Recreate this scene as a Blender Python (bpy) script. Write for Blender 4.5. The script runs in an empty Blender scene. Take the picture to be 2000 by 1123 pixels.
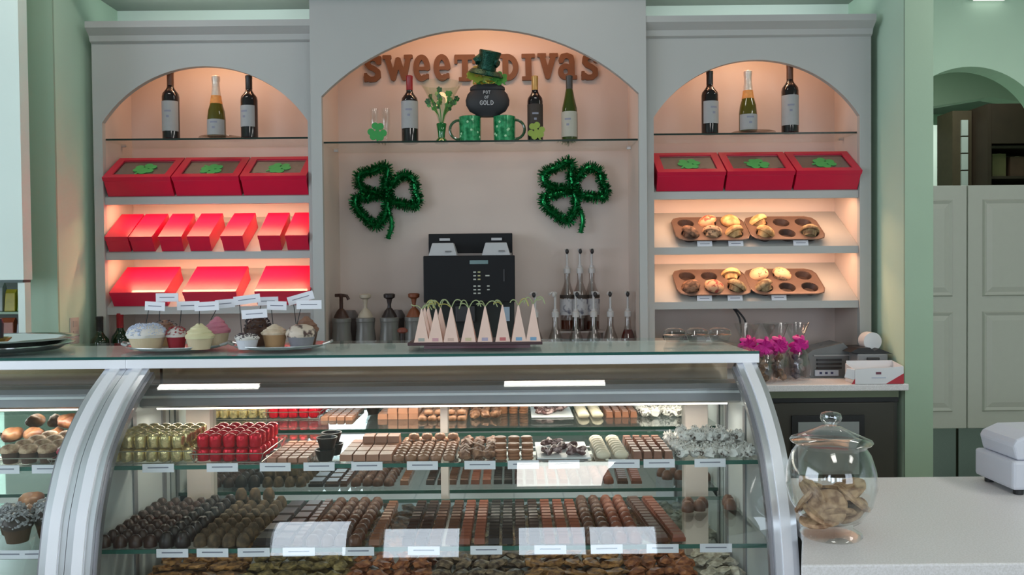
import bpy, bmesh, math, random
import numpy as np
from mathutils import Matrix, Vector, Euler
rnd = random.Random(7)
scene = bpy.context.scene
col = scene.collection

# ------------------------------------------------------------------ camera
cam_d = bpy.data.cameras.new('camera'); cam = bpy.data.objects.new('camera', cam_d); col.objects.link(cam)
cam_d.sensor_width = 36.0; cam_d.lens = 36.0 * 1600 / 2000; cam_d.clip_start = 0.05; cam_d.clip_end = 60
cam.location = (0, 0, 1.5)
cam.rotation_mode = 'QUATERNION'
cam.rotation_quaternion = (Euler((math.radians(90 - 1.128), 0, 0)).to_matrix() @ Matrix.Rotation(math.radians(-0.55), 3, 'Z')).to_quaternion()
scene.camera = cam

# ------------------------------------------------------------------ world, exposure
scene.view_settings.view_transform = 'Standard'; scene.view_settings.look = 'None'
scene.view_settings.gamma = 1.0; scene.view_settings.use_curve_mapping = False
scene.view_settings.exposure = 0.22
wd = bpy.data.worlds.new('world'); scene.world = wd; wd.use_nodes = True
bg = wd.node_tree.nodes['Background']; bg.inputs[0].default_value = (0.72, 0.85, 1.0, 1); bg.inputs[1].default_value = 1.6

# ------------------------------------------------------------------ daylight through the shop windows (front wall behind the camera)
WIN = [(-2.20, -1.45, 1.25, 2.55), (-1.20, -0.45, 1.15, 1.95), (0.0, 1.30, 1.20, 1.95), (2.15, 4.30, 0.80, 2.60)]      # x0, x1, z0, z1 of the panes; the last one added for more light
WIN_Y = -3.6
SIDE_WIN = (-1.9, 1.7, 0.95, 2.60)                                      # y0, y1, z0, z1 of the window in the left wall
DAY = (0.80, 0.89, 1.0); DAY_L = 6.5                                    # watts per square metre of pane
def area(name, loc, rot, sx, sy, power, color, parent=None):
    l = bpy.data.lights.new(name, 'AREA'); l.shape = 'RECTANGLE'; l.size = sx; l.size_y = sy
    l.energy = power; l.color = color
    o = bpy.data.objects.new(name, l); col.objects.link(o); o.location = loc; o.rotation_euler = rot
    if parent: o.parent = parent; o.matrix_parent_inverse = Matrix.Translation(-Vector(parent.location))
    return o
for x0, x1, z0, z1 in WIN:
    area('window_daylight', ((x0 + x1) / 2, WIN_Y - 0.06, (z0 + z1) / 2), (math.radians(90), 0, 0), x1 - x0, z1 - z0, DAY_L * (2.2 if x1 - x0 < 1.31 and x0 > -3 else 1.0) * (x1 - x0) * (z1 - z0), DAY)
y0, y1, z0, z1 = SIDE_WIN
area('window_daylight', (-4.36, (y0 + y1) / 2, (z0 + z1) / 2), (math.radians(90), 0, math.radians(-90)), y1 - y0, z1 - z0, DAY_L * 1.75 * (y1 - y0) * (z1 - z0), DAY)
TROFFERS = [(0.30, -0.35), (2.9, -0.35), (2.9, 1.5)]                    # ceiling panel lights of the shop; those on the right added for brightness
for tx, ty in TROFFERS:
    area('troffer_light', (tx, ty, 3.055), (0, 0, 0), 0.56, 1.12, 16, (1.0, 0.97, 0.92))
DOWN = [(-1.57, 3.0), (0.215, 3.0), (2.35, 3.1)]                        # slim ceiling panels over the aisle; the doorway one added to brighten wall and door
for tx, ty in DOWN:
    area('aisle_light', (tx, ty, 3.075), (0, 0, 0), 0.52, 0.10, 5.0 if tx > 2 else 2.6, (1.0, 0.96, 0.90))

# ------------------------------------------------------------------ materials
MATS = {}
def _new(name):
    m = bpy.data.materials.new(name); m.use_nodes = True
    nt = m.node_tree; b = nt.nodes['Principled BSDF']; return m, nt, b
def M(name, c, rough=0.5, metal=0.0, var=0.06, scale=25.0, bump=0.0, bscale=None, coat=0.0, emit=None, estr=0.0, sheen=0.0, spec=0.5):
    if name in MATS: return MATS[name]
    m, nt, b = _new(name); N = nt.nodes; L = nt.links
    b.inputs['Roughness'].default_value = rough; b.inputs['Metallic'].default_value = metal
    b.inputs['Coat Weight'].default_value = coat; b.inputs['Specular IOR Level'].default_value = spec
    b.inputs['Base Color'].default_value = (*c, 1)
    if emit: b.inputs['Emission Color'].default_value = (*emit, 1); b.inputs['Emission Strength'].default_value = estr
    if var or bump:
        tc = N.new('ShaderNodeTexCoord'); no = N.new('ShaderNodeTexNoise'); no.inputs['Scale'].default_value = scale
        no.inputs['Detail'].default_value = 3
        L.new(tc.outputs['Object'], no.inputs['Vector'])
        if var:
            mx = N.new('ShaderNodeMix'); mx.data_type = 'RGBA'
            mx.inputs[6].default_value = (*[max(0, v * (1 - var)) for v in c], 1); mx.inputs[7].default_value = (*[min(1, v * (1 + var)) for v in c], 1)
            L.new(no.outputs['Fac'], mx.inputs[0]); L.new(mx.outputs[2], b.inputs['Base Color'])
        if bump:
            n2 = no
            if bscale:
                n2 = N.new('ShaderNodeTexNoise'); n2.inputs['Scale'].default_value = bscale; L.new(tc.outputs['Object'], n2.inputs['Vector'])
            bp = N.new('ShaderNodeBump'); bp.inputs['Strength'].default_value = bump; bp.inputs['Distance'].default_value = 0.004
            L.new(n2.outputs['Fac'], bp.inputs['Height']); L.new(bp.outputs['Normal'], b.inputs['Normal'])
    MATS[name] = m; return m
def MIX2(name, c1, c2, scale=40, lo=0.45, hi=0.55, rough=0.5, metal=0.0, bump=0.0, kind='noise', coat=0.0):
    """two colours in patches (sprinkles, speckles, swirls)"""
    if name in MATS: return MATS[name]
    m, nt, b = _new(name); N = nt.nodes; L = nt.links
    b.inputs['Roughness'].default_value = rough; b.inputs['Metallic'].default_value = metal; b.inputs['Coat Weight'].default_value = coat
    tc = N.new('ShaderNodeTexCoord')
    t = N.new('ShaderNodeTexVoronoi' if kind == 'voronoi' else 'ShaderNodeTexNoise'); t.inputs['Scale'].default_value = scale
    L.new(tc.outputs['Object'], t.inputs['Vector'])
    rp = N.new('ShaderNodeValToRGB'); rp.color_ramp.elements[0].position = lo; rp.color_ramp.elements[1].position = hi
    rp.color_ramp.elements[0].color = (*c1, 1); rp.color_ramp.elements[1].color = (*c2, 1)
    L.new(t.outputs['Distance' if kind == 'voronoi' else 'Fac'], rp.inputs[0]); L.new(rp.outputs[0], b.inputs['Base Color'])
    if bump:
        bp = N.new('ShaderNodeBump'); bp.inputs['Strength'].default_value = bump; bp.inputs['Distance'].default_value = 0.004
        L.new(rp.outputs[0], bp.inputs['Height']); L.new(bp.outputs['Normal'], b.inputs['Normal'])
    MATS[name] = m; return m
def GLASS(name, tint=(0.97, 0.99, 0.98), f0=0.04, rough=0.0, gain=1.0):
    """thin sheet glass: clear body with a Schlick surface reflection"""
    if name in MATS: return MATS[name]
    m = bpy.data.materials.new(name); m.use_nodes = True; nt = m.node_tree; N = nt.nodes; L = nt.links
    N.remove(N['Principled BSDF']); out = N['Material Output']
    lw = N.new('ShaderNodeLayerWeight'); lw.inputs[0].default_value = 0.5
    pw = N.new('ShaderNodeMath'); pw.operation = 'POWER'; pw.inputs[1].default_value = 5.0
    ma = N.new('ShaderNodeMath'); ma.operation = 'MULTIPLY_ADD'; ma.inputs[1].default_value = (1 - f0) * gain; ma.inputs[2].default_value = f0; ma.use_clamp = True
    tr = N.new('ShaderNodeBsdfTransparent'); tr.inputs[0].default_value = (*tint, 1)
    gl = N.new('ShaderNodeBsdfGlossy'); gl.inputs['Roughness'].default_value = rough; gl.inputs['Color'].default_value = (1, 1, 1, 1)
    mx = N.new('ShaderNodeMixShader')
    L.new(lw.outputs['Facing'], pw.inputs[0]); L.new(pw.outputs[0], ma.inputs[0]); L.new(ma.outputs[0], mx.inputs[0])
    L.new(tr.outputs[0], mx.inputs[1]); L.new(gl.outputs[0], mx.inputs[2]); L.new(mx.outputs[0], out.inputs[0])
    MATS[name] = m; return m
def TILE(name, c, mortar, size, rough=0.35):
    m, nt, b = _new(name); N = nt.nodes; L = nt.links
    b.inputs['Roughness'].default_value = rough
    tc = N.new('ShaderNodeTexCoord'); br = N.new('ShaderNodeTexBrick'); br.offset = 0
    br.inputs['Scale'].default_value = 1.0; br.inputs['Brick Width'].default_value = size; br.inputs['Row Height'].default_value = size
    br.inputs['Mortar Size'].default_value = 0.006
    br.inputs['Color1'].default_value = (*c, 1); br.inputs['Color2'].default_value = (*[v * 0.93 for v in c], 1); br.inputs['Mortar'].default_value = (*mortar, 1)
    L.new(tc.outputs['Object'], br.inputs['Vector']); L.new(br.outputs['Color'], b.inputs['Base Color']); MATS[name] = m; return m

white_paint = M('white_paint', (0.46, 0.467, 0.455), 0.45, var=0.03, scale=6, bump=0.04, bscale=60)
hutch_inner = M('cream_paint', (0.64, 0.54, 0.485), 0.5, var=0.03, scale=5)
mint_paint = M('mint_paint', (0.60, 0.80, 0.64), 0.6, var=0.04, scale=4, bump=0.05, bscale=120)
pale_mint = M('pale_mint_paint', (0.80, 0.92, 0.85), 0.6, var=0.03, scale=4, bump=0.05, bscale=120)
sage_green = M('sage_green', (0.36, 0.50, 0.37), 0.6, var=0.04, scale=4, bump=0.05, bscale=120)
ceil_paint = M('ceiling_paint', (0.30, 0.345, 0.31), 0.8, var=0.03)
door_paint = M('door_paint', (0.47, 0.475, 0.43), 0.45, var=0.03, bump=0.05, bscale=80)
steel = M('brushed_steel', (0.55, 0.56, 0.57), 0.32, 1.0, var=0.08, scale=30)
alum = M('satin_aluminium', (0.86, 0.88, 0.92), 0.30, 0.75, var=0.04, scale=15)
alum_dark = M('grey_aluminium', (0.30, 0.30, 0.32), 0.38, 0.5, var=0.05, scale=15)
black_plastic = M('black_plastic', (0.018, 0.018, 0.02), 0.42, var=0.1)
dark_plastic = M('charcoal_plastic', (0.05, 0.05, 0.055), 0.45, var=0.1)
white_plastic = M('white_plastic', (0.78, 0.79, 0.82), 0.4, var=0.02)
front_wall_paint = M('front_wall_brown', (0.13, 0.11, 0.095), 0.6)
card = M('white_card', (0.86, 0.87, 0.94), 0.6, var=0.02)
ink = M('grey_ink', (0.25, 0.26, 0.33), 0.7, var=0.1)
stone = MIX2('speckled_stone', (0.70, 0.69, 0.69), (0.82, 0.81, 0.83), 260, 0.35, 0.65, 0.35)
clear_glass = GLASS('clear_glass', (0.985, 0.992, 0.99), 0.045)
front_glass = GLASS('case_glass', (0.965, 0.985, 0.975), 0.042)
shelf_glass = GLASS('shelf_glass', (0.94, 0.975, 0.96), 0.05)
green_edge = M('glass_edge_green', (0.03, 0.13, 0.10), 0.15, var=0.05)
dark_edge = M('glass_edge_dark', (0.012, 0.028, 0.022), 0.15, var=0.05)
film = GLASS('clear_film', (0.94, 0.95, 0.95), 0.06, 0.06)

# ------------------------------------------------------------------ mesh helpers
class MB:
    def __init__(s): s.v = []; s.f = []
    def add(s, vs, fs):
        n = len(s.v); s.v += [tuple(p) for p in vs]; s.f += [tuple(i + n for i in f) for f in fs]; return s
    def box(s, x0, x1, y0, y1, z0, z1):
        return s.add([(x0, y0, z0), (x1, y0, z0), (x1, y1, z0), (x0, y1, z0), (x0, y0, z1), (x1, y0, z1), (x1, y1, z1), (x0, y1, z1)],
                     [(0, 3, 2, 1), (4, 5, 6, 7), (0, 1, 5, 4), (1, 2, 6, 5), (2, 3, 7, 6), (3, 0, 4, 7)])
    def cbox(s, c, d):
        return s.box(c[0] - d[0] / 2, c[0] + d[0] / 2, c[1] - d[1] / 2, c[1] + d[1] / 2, c[2] - d[2] / 2, c[2] + d[2] / 2)
    def taper(s, z0, z1, a0, b0, a1, b1, cx=0, cy=0):
        vs = []
        for z, a, b in ((z0, a0, b0), (z1, a1, b1)): vs += [(cx - a / 2, cy - b / 2, z), (cx + a / 2, cy - b / 2, z), (cx + a / 2, cy + b / 2, z), (cx - a / 2, cy + b / 2, z)]
        return s.add(vs, [(0, 3, 2, 1), (4, 5, 6, 7), (0, 1, 5, 4), (1, 2, 6, 5), (2, 3, 7, 6), (3, 0, 4, 7)])
    def lathe(s, prof, seg=24, c=(0, 0, 0), sx=1, sy=1, close=True, wob=None):
        n0 = len(s.v); k = len(prof)
        for i in range(seg):
            a = 2 * math.pi * i / seg
            for j, (r, z) in enumerate(prof):
                rr = r * (1 + (wob(a, j) if wob else 0))
                s.v.append((c[0] + rr * math.cos(a) * sx, c[1] + rr * math.sin(a) * sy, c[2] + z))
        for i in range(seg):
            i2 = (i + 1) % seg
            for j in range(k - 1): s.f.append((n0 + i * k + j, n0 + i2 * k + j, n0 + i2 * k + j + 1, n0 + i * k + j + 1))
        if close:
            if prof[0][0] > 1e-5: s.f.append(tuple(n0 + i * k for i in reversed(range(seg))))
            if prof[-1][0] > 1e-5: s.f.append(tuple(n0 + i * k + k - 1 for i in range(seg)))
        return s
    def tube(s, pts, r, seg=8, radii=None, closed=False):
        pts = [Vector(p) for p in pts]; n0 = len(s.v); n = len(pts)
        up = None
        for i, p in enumerate(pts):
            if closed: t = pts[(i + 1) % n] - pts[i - 1]
            else: t = pts[min(i + 1, n - 1)] - pts[max(i - 1, 0)]
            t = t.normalized() if t.length > 1e-9 else Vector((0, 0, 1))
            if up is None: up = Vector((0, 0, 1)) if abs(t.z) < 0.9 else Vector((1, 0, 0))
            a = (up - t * up.dot(t)); a = a.normalized() if a.length > 1e-6 else t.orthogonal().normalized()
            up = a; b = t.cross(a)
            rr = radii[i] if radii else r
            for q in range(seg):
                an = 2 * math.pi * q / seg; s.v.append(tuple(p + a * (rr * math.cos(an)) + b * (rr * math.sin(an))))
        for i in range(n if closed else n - 1):
            i2 = (i + 1) % n
            for q in range(seg):
                q2 = (q + 1) % seg; s.f.append((n0 + i * seg + q, n0 + i * seg + q2, n0 + i2 * seg + q2, n0 + i2 * seg + q))
        if not closed:
            s.f.append(tuple(n0 + q for q in reversed(range(seg)))); s.f.append(tuple(n0 + (n - 1) * seg + q for q in range(seg)))
        return s
    def prism(s, poly, a0, a1, plane='XZ'):
        """poly in the plane, extruded along the third axis"""
        def mk(u, v, w):
            return {'XZ': (u, w, v), 'YZ': (w, u, v), 'XY': (u, v, w)}[plane]
        n = len(poly)
        vs = [mk(u, v, a0) for u, v in poly] + [mk(u, v, a1) for u, v in poly]
        return s.add(vs, [tuple(range(n)), tuple(range(2 * n - 1, n - 1, -1))] + [(i, i + n, (i + 1) % n + n, (i + 1) % n) for i in range(n)])
    def blob(s, c, r, sub=2, amp=0.2, seed=0, scale=(1, 1, 1), flat=None):
        bm = bmesh.new(); bmesh.ops.create_icosphere(bm, subdivisions=sub, radius=1.0)
        rr = random.Random(seed); ph = [(rr.uniform(1.5, 4.5), Vector((rr.gauss(0, 1), rr.gauss(0, 1), rr.gauss(0, 1))).normalized(), rr.uniform(0, 6.3)) for _ in range(5)]
        bm.verts.index_update(); vs = []
        for v in bm.verts:
            k = 1 + amp * sum(math.sin(f * v.co.dot(d) * 2 + p) for f, d, p in ph) / 2.5
            p = v.co * k * r
            z = p.z * scale[2]
            if flat is not None: z = max(z, flat)
            vs.append((c[0] + p.x * scale[0], c[1] + p.y * scale[1], c[2] + z))
        fs = [tuple(v.index for v in f.verts) for f in bm.faces]; bm.free()
        return s.add(vs, fs)
    def xf(s, mat, start=0):
        for i in range(start, len(s.v)): s.v[i] = tuple(mat @ Vector(s.v[i]))
        return s
    def mesh(s, name, mat, smooth=False):
        me = bpy.data.meshes.new(name); me.from_pydata(s.v, [], s.f)
        bm = bmesh.new(); bm.from_mesh(me); bmesh.ops.recalc_face_normals(bm, faces=bm.faces)
        ng = [f for f in bm.faces if len(f.verts) > 4]
        if ng: bmesh.ops.triangulate(bm, faces=ng)
        if smooth:
            for f in bm.faces: f.smooth = True
            for e in bm.edges:
                if len(e.link_faces) == 2 and e.calc_face_angle(0) > math.radians(38): e.smooth = False
        bm.to_mesh(me); bm.free(); me.materials.append(mat); return me
def tag(o, label=None, cat=None, group=None, kind=None):
    if label: o['label'] = label
    if cat: o['category'] = cat
    if group: o['group'] = group
    if kind: o['kind'] = kind
    return o
def link(o, parent=None, world=False):
    col.objects.link(o)
    if parent:
        o.parent = parent
        if world:
            r = parent
            while r.parent: r = r.parent
            o.matrix_parent_inverse = Matrix.Translation(-Vector(r.location)) if parent is r else Matrix.Identity(4)
    return o
def bevel(o, w, seg=2):
    m = o.modifiers.new('bevel', 'BEVEL'); m.width = w; m.segments = seg; m.limit_method = 'ANGLE'; m.angle_limit = math.radians(40); return o
def P(name, mb, mat, parent, smooth=False, bev=0, world=False, label=None):
    """a part under its thing"""
    o = bpy.data.objects.new(name, mb.mesh(name, mat, smooth)); link(o, parent, world)
    if bev: bevel(o, bev)
    if label: o['label'] = label
    return o
def T(name, label, cat, loc=(0, 0, 0), rotz=0.0, group=None, rot=None):
    o = bpy.data.objects.new(name, None); o.empty_display_size = 0.05; col.objects.link(o); o.location = loc
    o.rotation_euler = rot if rot else (0, 0, rotz); return tag(o, label, cat, group)
def S(name, mb, mat, label, cat, loc=(0, 0, 0), rot=(0, 0, 0), group=None, smooth=False, bev=0):
    """a thing that is one mesh"""
    o = bpy.data.objects.new(name, mb.mesh(name, mat, smooth)); col.objects.link(o); o.location = loc; o.rotation_euler = rot
    if bev: bevel(o, bev)
    return tag(o, label, cat, group)
def INST(name, me, label, cat, loc, rot=(0, 0, 0), group=None, sc=1.0):
    """a thing that shares its mesh with its look-alikes"""
    o = bpy.data.objects.new(name, me); col.objects.link(o); o.location = loc; o.rotation_euler = rot
    o.scale = (sc, sc, sc) if not isinstance(sc, tuple) else sc
    return tag(o, label, cat, group)
def STRUCT(name, mb, mat, smooth=False, bev=0, label=None):
    o = bpy.data.objects.new(name, mb.mesh(name, mat, smooth)); col.objects.link(o); o['kind'] = 'structure'
    if bev: bevel(o, bev)
    if label: o['label'] = label
    return o
def copy_thing(o, loc=None, rotz=None, label=None, rot=None):
    c = o.copy(); col.objects.link(c)
    if loc: c.location = loc
    if rotz is not None: c.rotation_euler = (0, 0, rotz)
    if rot is not None: c.rotation_euler = rot
    if label: c['label'] = label
    for ch in o.children:
        d = ch.copy(); col.objects.link(d); d.parent = c
        for g in ch.children:
            e = g.copy(); col.objects.link(e); e.parent = d
    return c
def arc(x0, x1, zs, zt, n=28):
    """circular segment arch from (x0,zs) over its crown zt to (x1,zs)"""
    h = (x1 - x0) / 2; sg = zt - zs; R = (h * h + sg * sg) / (2 * sg); cx = (x0 + x1) / 2; cz = zt - R
    a = math.asin(min(1, h / R))
    return [(cx + R * math.sin(-a + 2 * a * i / n), cz + R * math.cos(-a + 2 * a * i / n)) for i in range(n + 1)]
def plate(fn, x0, x1, z0, z1, n, t, mb=None):
    """a flat plate of thickness t in XZ (front at y=0): the region where the distance field fn(x,z) is negative, by marching squares"""
    mb = mb or MB()
    nx = n; dx = (x1 - x0) / nx; nz = max(2, int(round((z1 - z0) / dx)))
    X, Z = np.meshgrid(np.linspace(x0, x1, nx + 1), np.linspace(z0, z0 + nz * dx, nz + 1), indexing='ij')
    F = fn(X, Z); F[0, :] = np.maximum(F[0, :], 1e-4); F[-1, :] = np.maximum(F[-1, :], 1e-4); F[:, 0] = np.maximum(F[:, 0], 1e-4); F[:, -1] = np.maximum(F[:, -1], 1e-4)
    idx = {}; pts = []; faces = []; bound = {}
    def node(key, p):
        if key not in idx: idx[key] = len(pts); pts.append(p)
        return idx[key]
    for i in range(nx):
        for j in range(nz):
            cs = [(i, j), (i + 1, j), (i + 1, j + 1), (i, j + 1)]; fv = [F[c] for c in cs]
            if min(fv) >= 0: continue
            poly = []; cut = []
            for q in range(4):
                a, b = cs[q], cs[(q + 1) % 4]; fa, fb = fv[q], fv[(q + 1) % 4]
                if fa < 0: poly.append(node(('c', a), (X[a], Z[a])))
                if (fa < 0) != (fb < 0):
                    k = fa / (fa - fb); e = (min(a, b), max(a, b))
                    poly.append(node(('e', e), (X[a] + (X[b] - X[a]) * k, Z[a] + (Z[b] - Z[a]) * k))); cut.append((poly[-1], fa < 0))
            if len(poly) >= 3: faces.append(tuple(poly))
            if len(cut) == 2:
                o_, i_ = (cut[0][0], cut[1][0]) if cut[0][1] else (cut[1][0], cut[0][0]); bound[(o_, i_)] = 1
    m = len(pts)
    vs = [(p[0], 0, p[1]) for p in pts] + [(p[0], t, p[1]) for p in pts]
    fs = faces + [tuple(q + m for q in reversed(f)) for f in faces] + [(a, b, b + m, a + m) for a, b in bound]
    return mb.add(vs, fs)
def d_seg(X, Z, a, b, w):
    ax, az = a; bx, bz = b; ex, ez = bx - ax, bz - az; L2 = ex * ex + ez * ez + 1e-12
    k = np.clip(((X - ax) * ex + (Z - az) * ez) / L2, 0, 1); return np.hypot(X - ax - k * ex, Z - az - k * ez) - w
def d_box(X, Z, cx, cz, hx, hz, r=0.0):
    qx = np.abs(X - cx) - hx + r; qz = np.abs(Z - cz) - hz + r
    return np.hypot(np.maximum(qx, 0), np.maximum(qz, 0)) + np.minimum(np.maximum(qx, qz), 0) - r
def d_path(X, Z, pts, w): 
    d = None
    for a, b in zip(pts[:-1], pts[1:]):
        e = d_seg(X, Z, a, b, w); d = e if d is None else np.minimum(d, e)
    return d
def d_ell(X, Z, cx, cz, rx, rz): return (np.hypot((X - cx) / rx, (Z - cz) / rz) - 1) * min(rx, rz)
def clover(X, Z, s=1.0):
    """three-leaf clover with a stem, about 2s tall"""
    d = None
    for a in (90, 210, 330):
        ar = math.radians(a); ux, uz = math.cos(ar), math.sin(ar); vx, vz = -uz, ux
        for sg in (-1, 1):
            cx = s * (0.52 * ux + sg * 0.24 * vx); cz = s * (0.12 + 0.52 * uz + sg * 0.24 * vz)
            e = np.hypot(X - cx, Z - cz) - 0.31 * s
            d = e if d is None else np.minimum(d, e)
        d = np.minimum(d, d_seg(X, Z, (0, 0.12 * s), (0.4 * s * ux, s * (0.12 + 0.4 * uz)), 0.16 * s))
    return np.minimum(d, d_path(X, Z, [(0, 0.1 * s), (0.03 * s, -0.5 * s), (0.16 * s, -0.85 * s)], 0.075 * s))

# ================================================================== the setting
floor_tile = TILE('pale_floor_tile', (0.50, 0.455, 0.42), (0.30, 0.28, 0.27), 0.33)
carpet = M('dark_carpet', (0.11, 0.135, 0.13), 0.95, var=0.25, scale=90, bump=0.3, bscale=300)
STRUCT('floor', MB().box(-4.4, 5.0, -3.8, 4.3, -0.1, 0.0), floor_tile)
STRUCT('floor_back', MB().box(1.2, 5.0, 4.3, 9.0, -0.1, 0.0), carpet)
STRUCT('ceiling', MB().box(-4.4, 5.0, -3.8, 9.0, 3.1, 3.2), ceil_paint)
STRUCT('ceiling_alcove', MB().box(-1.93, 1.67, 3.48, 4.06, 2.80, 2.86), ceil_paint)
STRUCT('wall_right', MB().box(4.9, 5.0, -3.8, 9.0, 0, 3.1), mint_paint)
STRUCT('wall_back', MB().box(-4.4, 1.79, 4.06, 4.3, 0, 3.1), pale_mint)
STRUCT('wall_alcove_right', MB().box(1.67, 1.79, 3.492, 4.06, 0, 3.1), mint_paint)
STRUCT('wall_alcove_left', MB().box(-2.06, -1.93, 3.492, 4.06, 0, 3.1), mint_paint)
STRUCT('trim_1', MB().box(1.67, 1.79, 3.48, 3.492, 0, 3.1), sage_green, label='sage green end board of the right alcove wall')  # darker green than the side faces of the alcove walls
STRUCT('trim_2', MB().box(-2.06, -1.93, 3.48, 3.492, 0, 3.1), sage_green, label='sage green end board of the left alcove wall')
# pier with an open hatch on the far left
STRUCT('wall_pier', MB().box(-2.75, -1.955, 3.28, 3.34, 1.485, 3.1), pale_mint, label='bright pale mint wall hanging above the hatch')
STRUCT('shadow_strip', MB().box(-2.75, -1.96, 3.283, 3.337, 1.474, 1.485), M('shadow_trim', (0.05, 0.09, 0.08), 0.5), label='dark shadow line under the pale mint wall')  # shade along the wall's lower edge, built as a dark strip
STRUCT('trim_4', MB().box(-1.985, -1.957, 3.29, 3.33, 0, 1.474), pale_mint, label='pale mint jamb of the hatch')
# doorway wall with an arched opening
ox0, ox1, osp, otop = 1.985, 2.825, 2.14, 2.546
aw = [(1.79, 0), (1.79, 3.1), (4.9, 3.1), (4.9, 0), (ox1, 0)] + list(reversed(arc(ox0, ox1, osp, otop, 32))) + [(ox0, 0)]
STRUCT('wall_doorway', MB().prism(aw, 4.3, 4.42, 'XZ'), mint_paint)
for i, (x0, x1) in enumerate(((1.99, 2.402), (2.408, 2.82))):
    d = T('door_%d' % (i + 1), 'white panelled half door under the mint arch, %s leaf' % ('left' if i == 0 else 'right'), None, ((x0 + x1) / 2, 4.33, 0.64))
    d['kind'] = 'structure'
    P('door_leaf', MB().box(x0, x1, 4.325, 4.352, 0.645, 1.93), door_paint, d, bev=0.004, world=True)
    for z0, z1 in ((0.735, 1.265), (1.345, 1.855)):
        a, b = x0 + 0.075, x1 - 0.075
        m = MB()
        fr = [(a, z0), (b, z0), (b, z1), (a, z1)]; w = 0.022
        m.add([(p[0], 4.325, p[1]) for p in fr] + [(p[0] + (w * 0.3 if k in (0, 3) else -w * 0.3), 4.314, p[1] + (w * 0.3 if k < 2 else -w * 0.3)) for k, p in enumerate(fr)]
              + [(p[0] + (w if k in (0, 3) else -w), 4.322, p[1] + (w if k < 2 else -w)) for k, p in enumerate(fr)]
              + [(p[0] + (2.2 * w if k in (0, 3) else -2.2 * w), 4.315, p[1] + (2.2 * w if k < 2 else -2.2 * w)) for k, p in enumerate(fr)],
              [(k + 4 * r, (k + 1) % 4 + 4 * r, (k + 1) % 4 + 4 * r + 4, k + 4 * r + 4) for r in range(3) for k in range(4)] + [(12, 13, 14, 15), (3, 2, 1, 0)])
        P('raised_panel', m, door_paint, d, world=True)
    P('hinge', MB().tube([(x0 - 0.004 if i == 0 else x1 + 0.004, 4.34, z) for z in (0.9, 0.98)], 0.008), steel, d, world=True)
# back room seen through the arch
STRUCT('wall_back_room', MB().box(1.2, 5.0, 8.6, 8.7, 0, 3.1), mint_paint)
STRUCT('wall_back_room_left', MB().box(1.2, 1.3, 4.42, 8.6, 0, 3.1), mint_paint)
STRUCT('wall_back_room_pier', MB().box(3.30, 4.9, 7.8, 7.9, 0, 2.85), pale_mint)
STRUCT('wall_bulkhead', MB().prism([(2.2, 2.56), (2.2, 3.1), (4.9, 3.1), (4.9, 2.56), (3.62, 2.78)], 6.2, 6.35, 'XZ'), sage_green)
area('back_room_fill', (2.6, 5.1, 3.05), (0, 0, 0), 1.2, 0.4, 12, (0.95, 1.0, 0.93))  # unseen fill lamps added to lift the dark back room
area('back_room_fill', (3.2, 7.4, 3.05), (0, 0, 0), 1.2, 0.4, 22, (0.95, 1.0, 0.93))
# shop front wall with windows behind the camera
px_ = -4.4
for i, (x0, x1, z0, z1) in enumerate(WIN):
    STRUCT('wall_front_pier', MB().box(px_, x0, WIN_Y - 0.15, WIN_Y, 0, 3.1), front_wall_paint)
    STRUCT('wall_front_sill', MB().box(x0, x1, WIN_Y - 0.15, WIN_Y, 0, z0), front_wall_paint); STRUCT('wall_front_header', MB().box(x0, x1, WIN_Y - 0.15, WIN_Y, z1, 3.1), front_wall_paint)
    px_ = x1
    w = T('window_%d' % (i + 1), 'shop window in the front wall', None, ((x0 + x1) / 2, WIN_Y, z0)); w['kind'] = 'structure'
    for a, b, c, d_ in ((x0, x0 + 0.04, z0, z1), (x1 - 0.04, x1, z0, z1), (x0, x1, z0, z0 + 0.04), (x0, x1, z1 - 0.04, z1)) + (((((x0 + x1) / 2 - 0.02, (x0 + x1) / 2 + 0.02, z0, z1),)) if x1 - x0 > 1.2 else ()):
        P('window_frame', MB().box(a, b, WIN_Y - 0.03, WIN_Y + 0.03, c, d_), white_paint, w, world=True)
STRUCT('wall_front_pier', MB().box(px_, 5.0, WIN_Y - 0.15, WIN_Y, 0, 3.1), front_wall_paint)
y0, y1, z0, z1 = SIDE_WIN
for nm, a, b, c, d_ in (('wall_left', -3.8, y0, 0, 3.1), ('wall_left', y1, 4.4, 0, 3.1), ('wall_left_sill', y0, y1, 0, z0), ('wall_left_header', y0, y1, z1, 3.1)): STRUCT(nm, MB().box(-4.4, -4.3, a, b, c, d_), mint_paint)
for i, (tx, ty) in enumerate(DOWN):
    dl = T('slim_ceiling_light', 'slim white ceiling light over the aisle, %s' % ('left', 'middle', 'added by the doorway')[i], 'ceiling light', (tx, ty, 3.078), 0, 'slim aisle lights')
    P('housing', MB().box(-0.29, 0.29, -0.07, 0.07, 0.004, 0.0215), white_paint, dl); P('lens', MB().box(-0.262, 0.262, -0.052, 0.052, 0.0005, 0.0035), white_plastic, dl)
for i, (tx, ty) in enumerate(TROFFERS):
    tf = T('ceiling_light', 'square-edged ceiling light panel, %s of the shop' % ('middle', 'added right front', 'added right over the counter')[i], 'ceiling light', (tx, ty, 3.06), 0, 'ceiling light panels')
    for a, b, c, d_ in ((-0.31, -0.285, -0.59, 0.59), (0.285, 0.31, -0.59, 0.59), (-0.285, 0.285, -0.59, -0.565), (-0.285, 0.285, 0.565, 0.59)): P('frame', MB().box(a, b, c, d_, 0, 0.039), white_paint, tf)
    P('panel', MB().box(-0.284, 0.284, -0.564, 0.564, 0.012, 0.02), white_plastic, tf)

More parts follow.
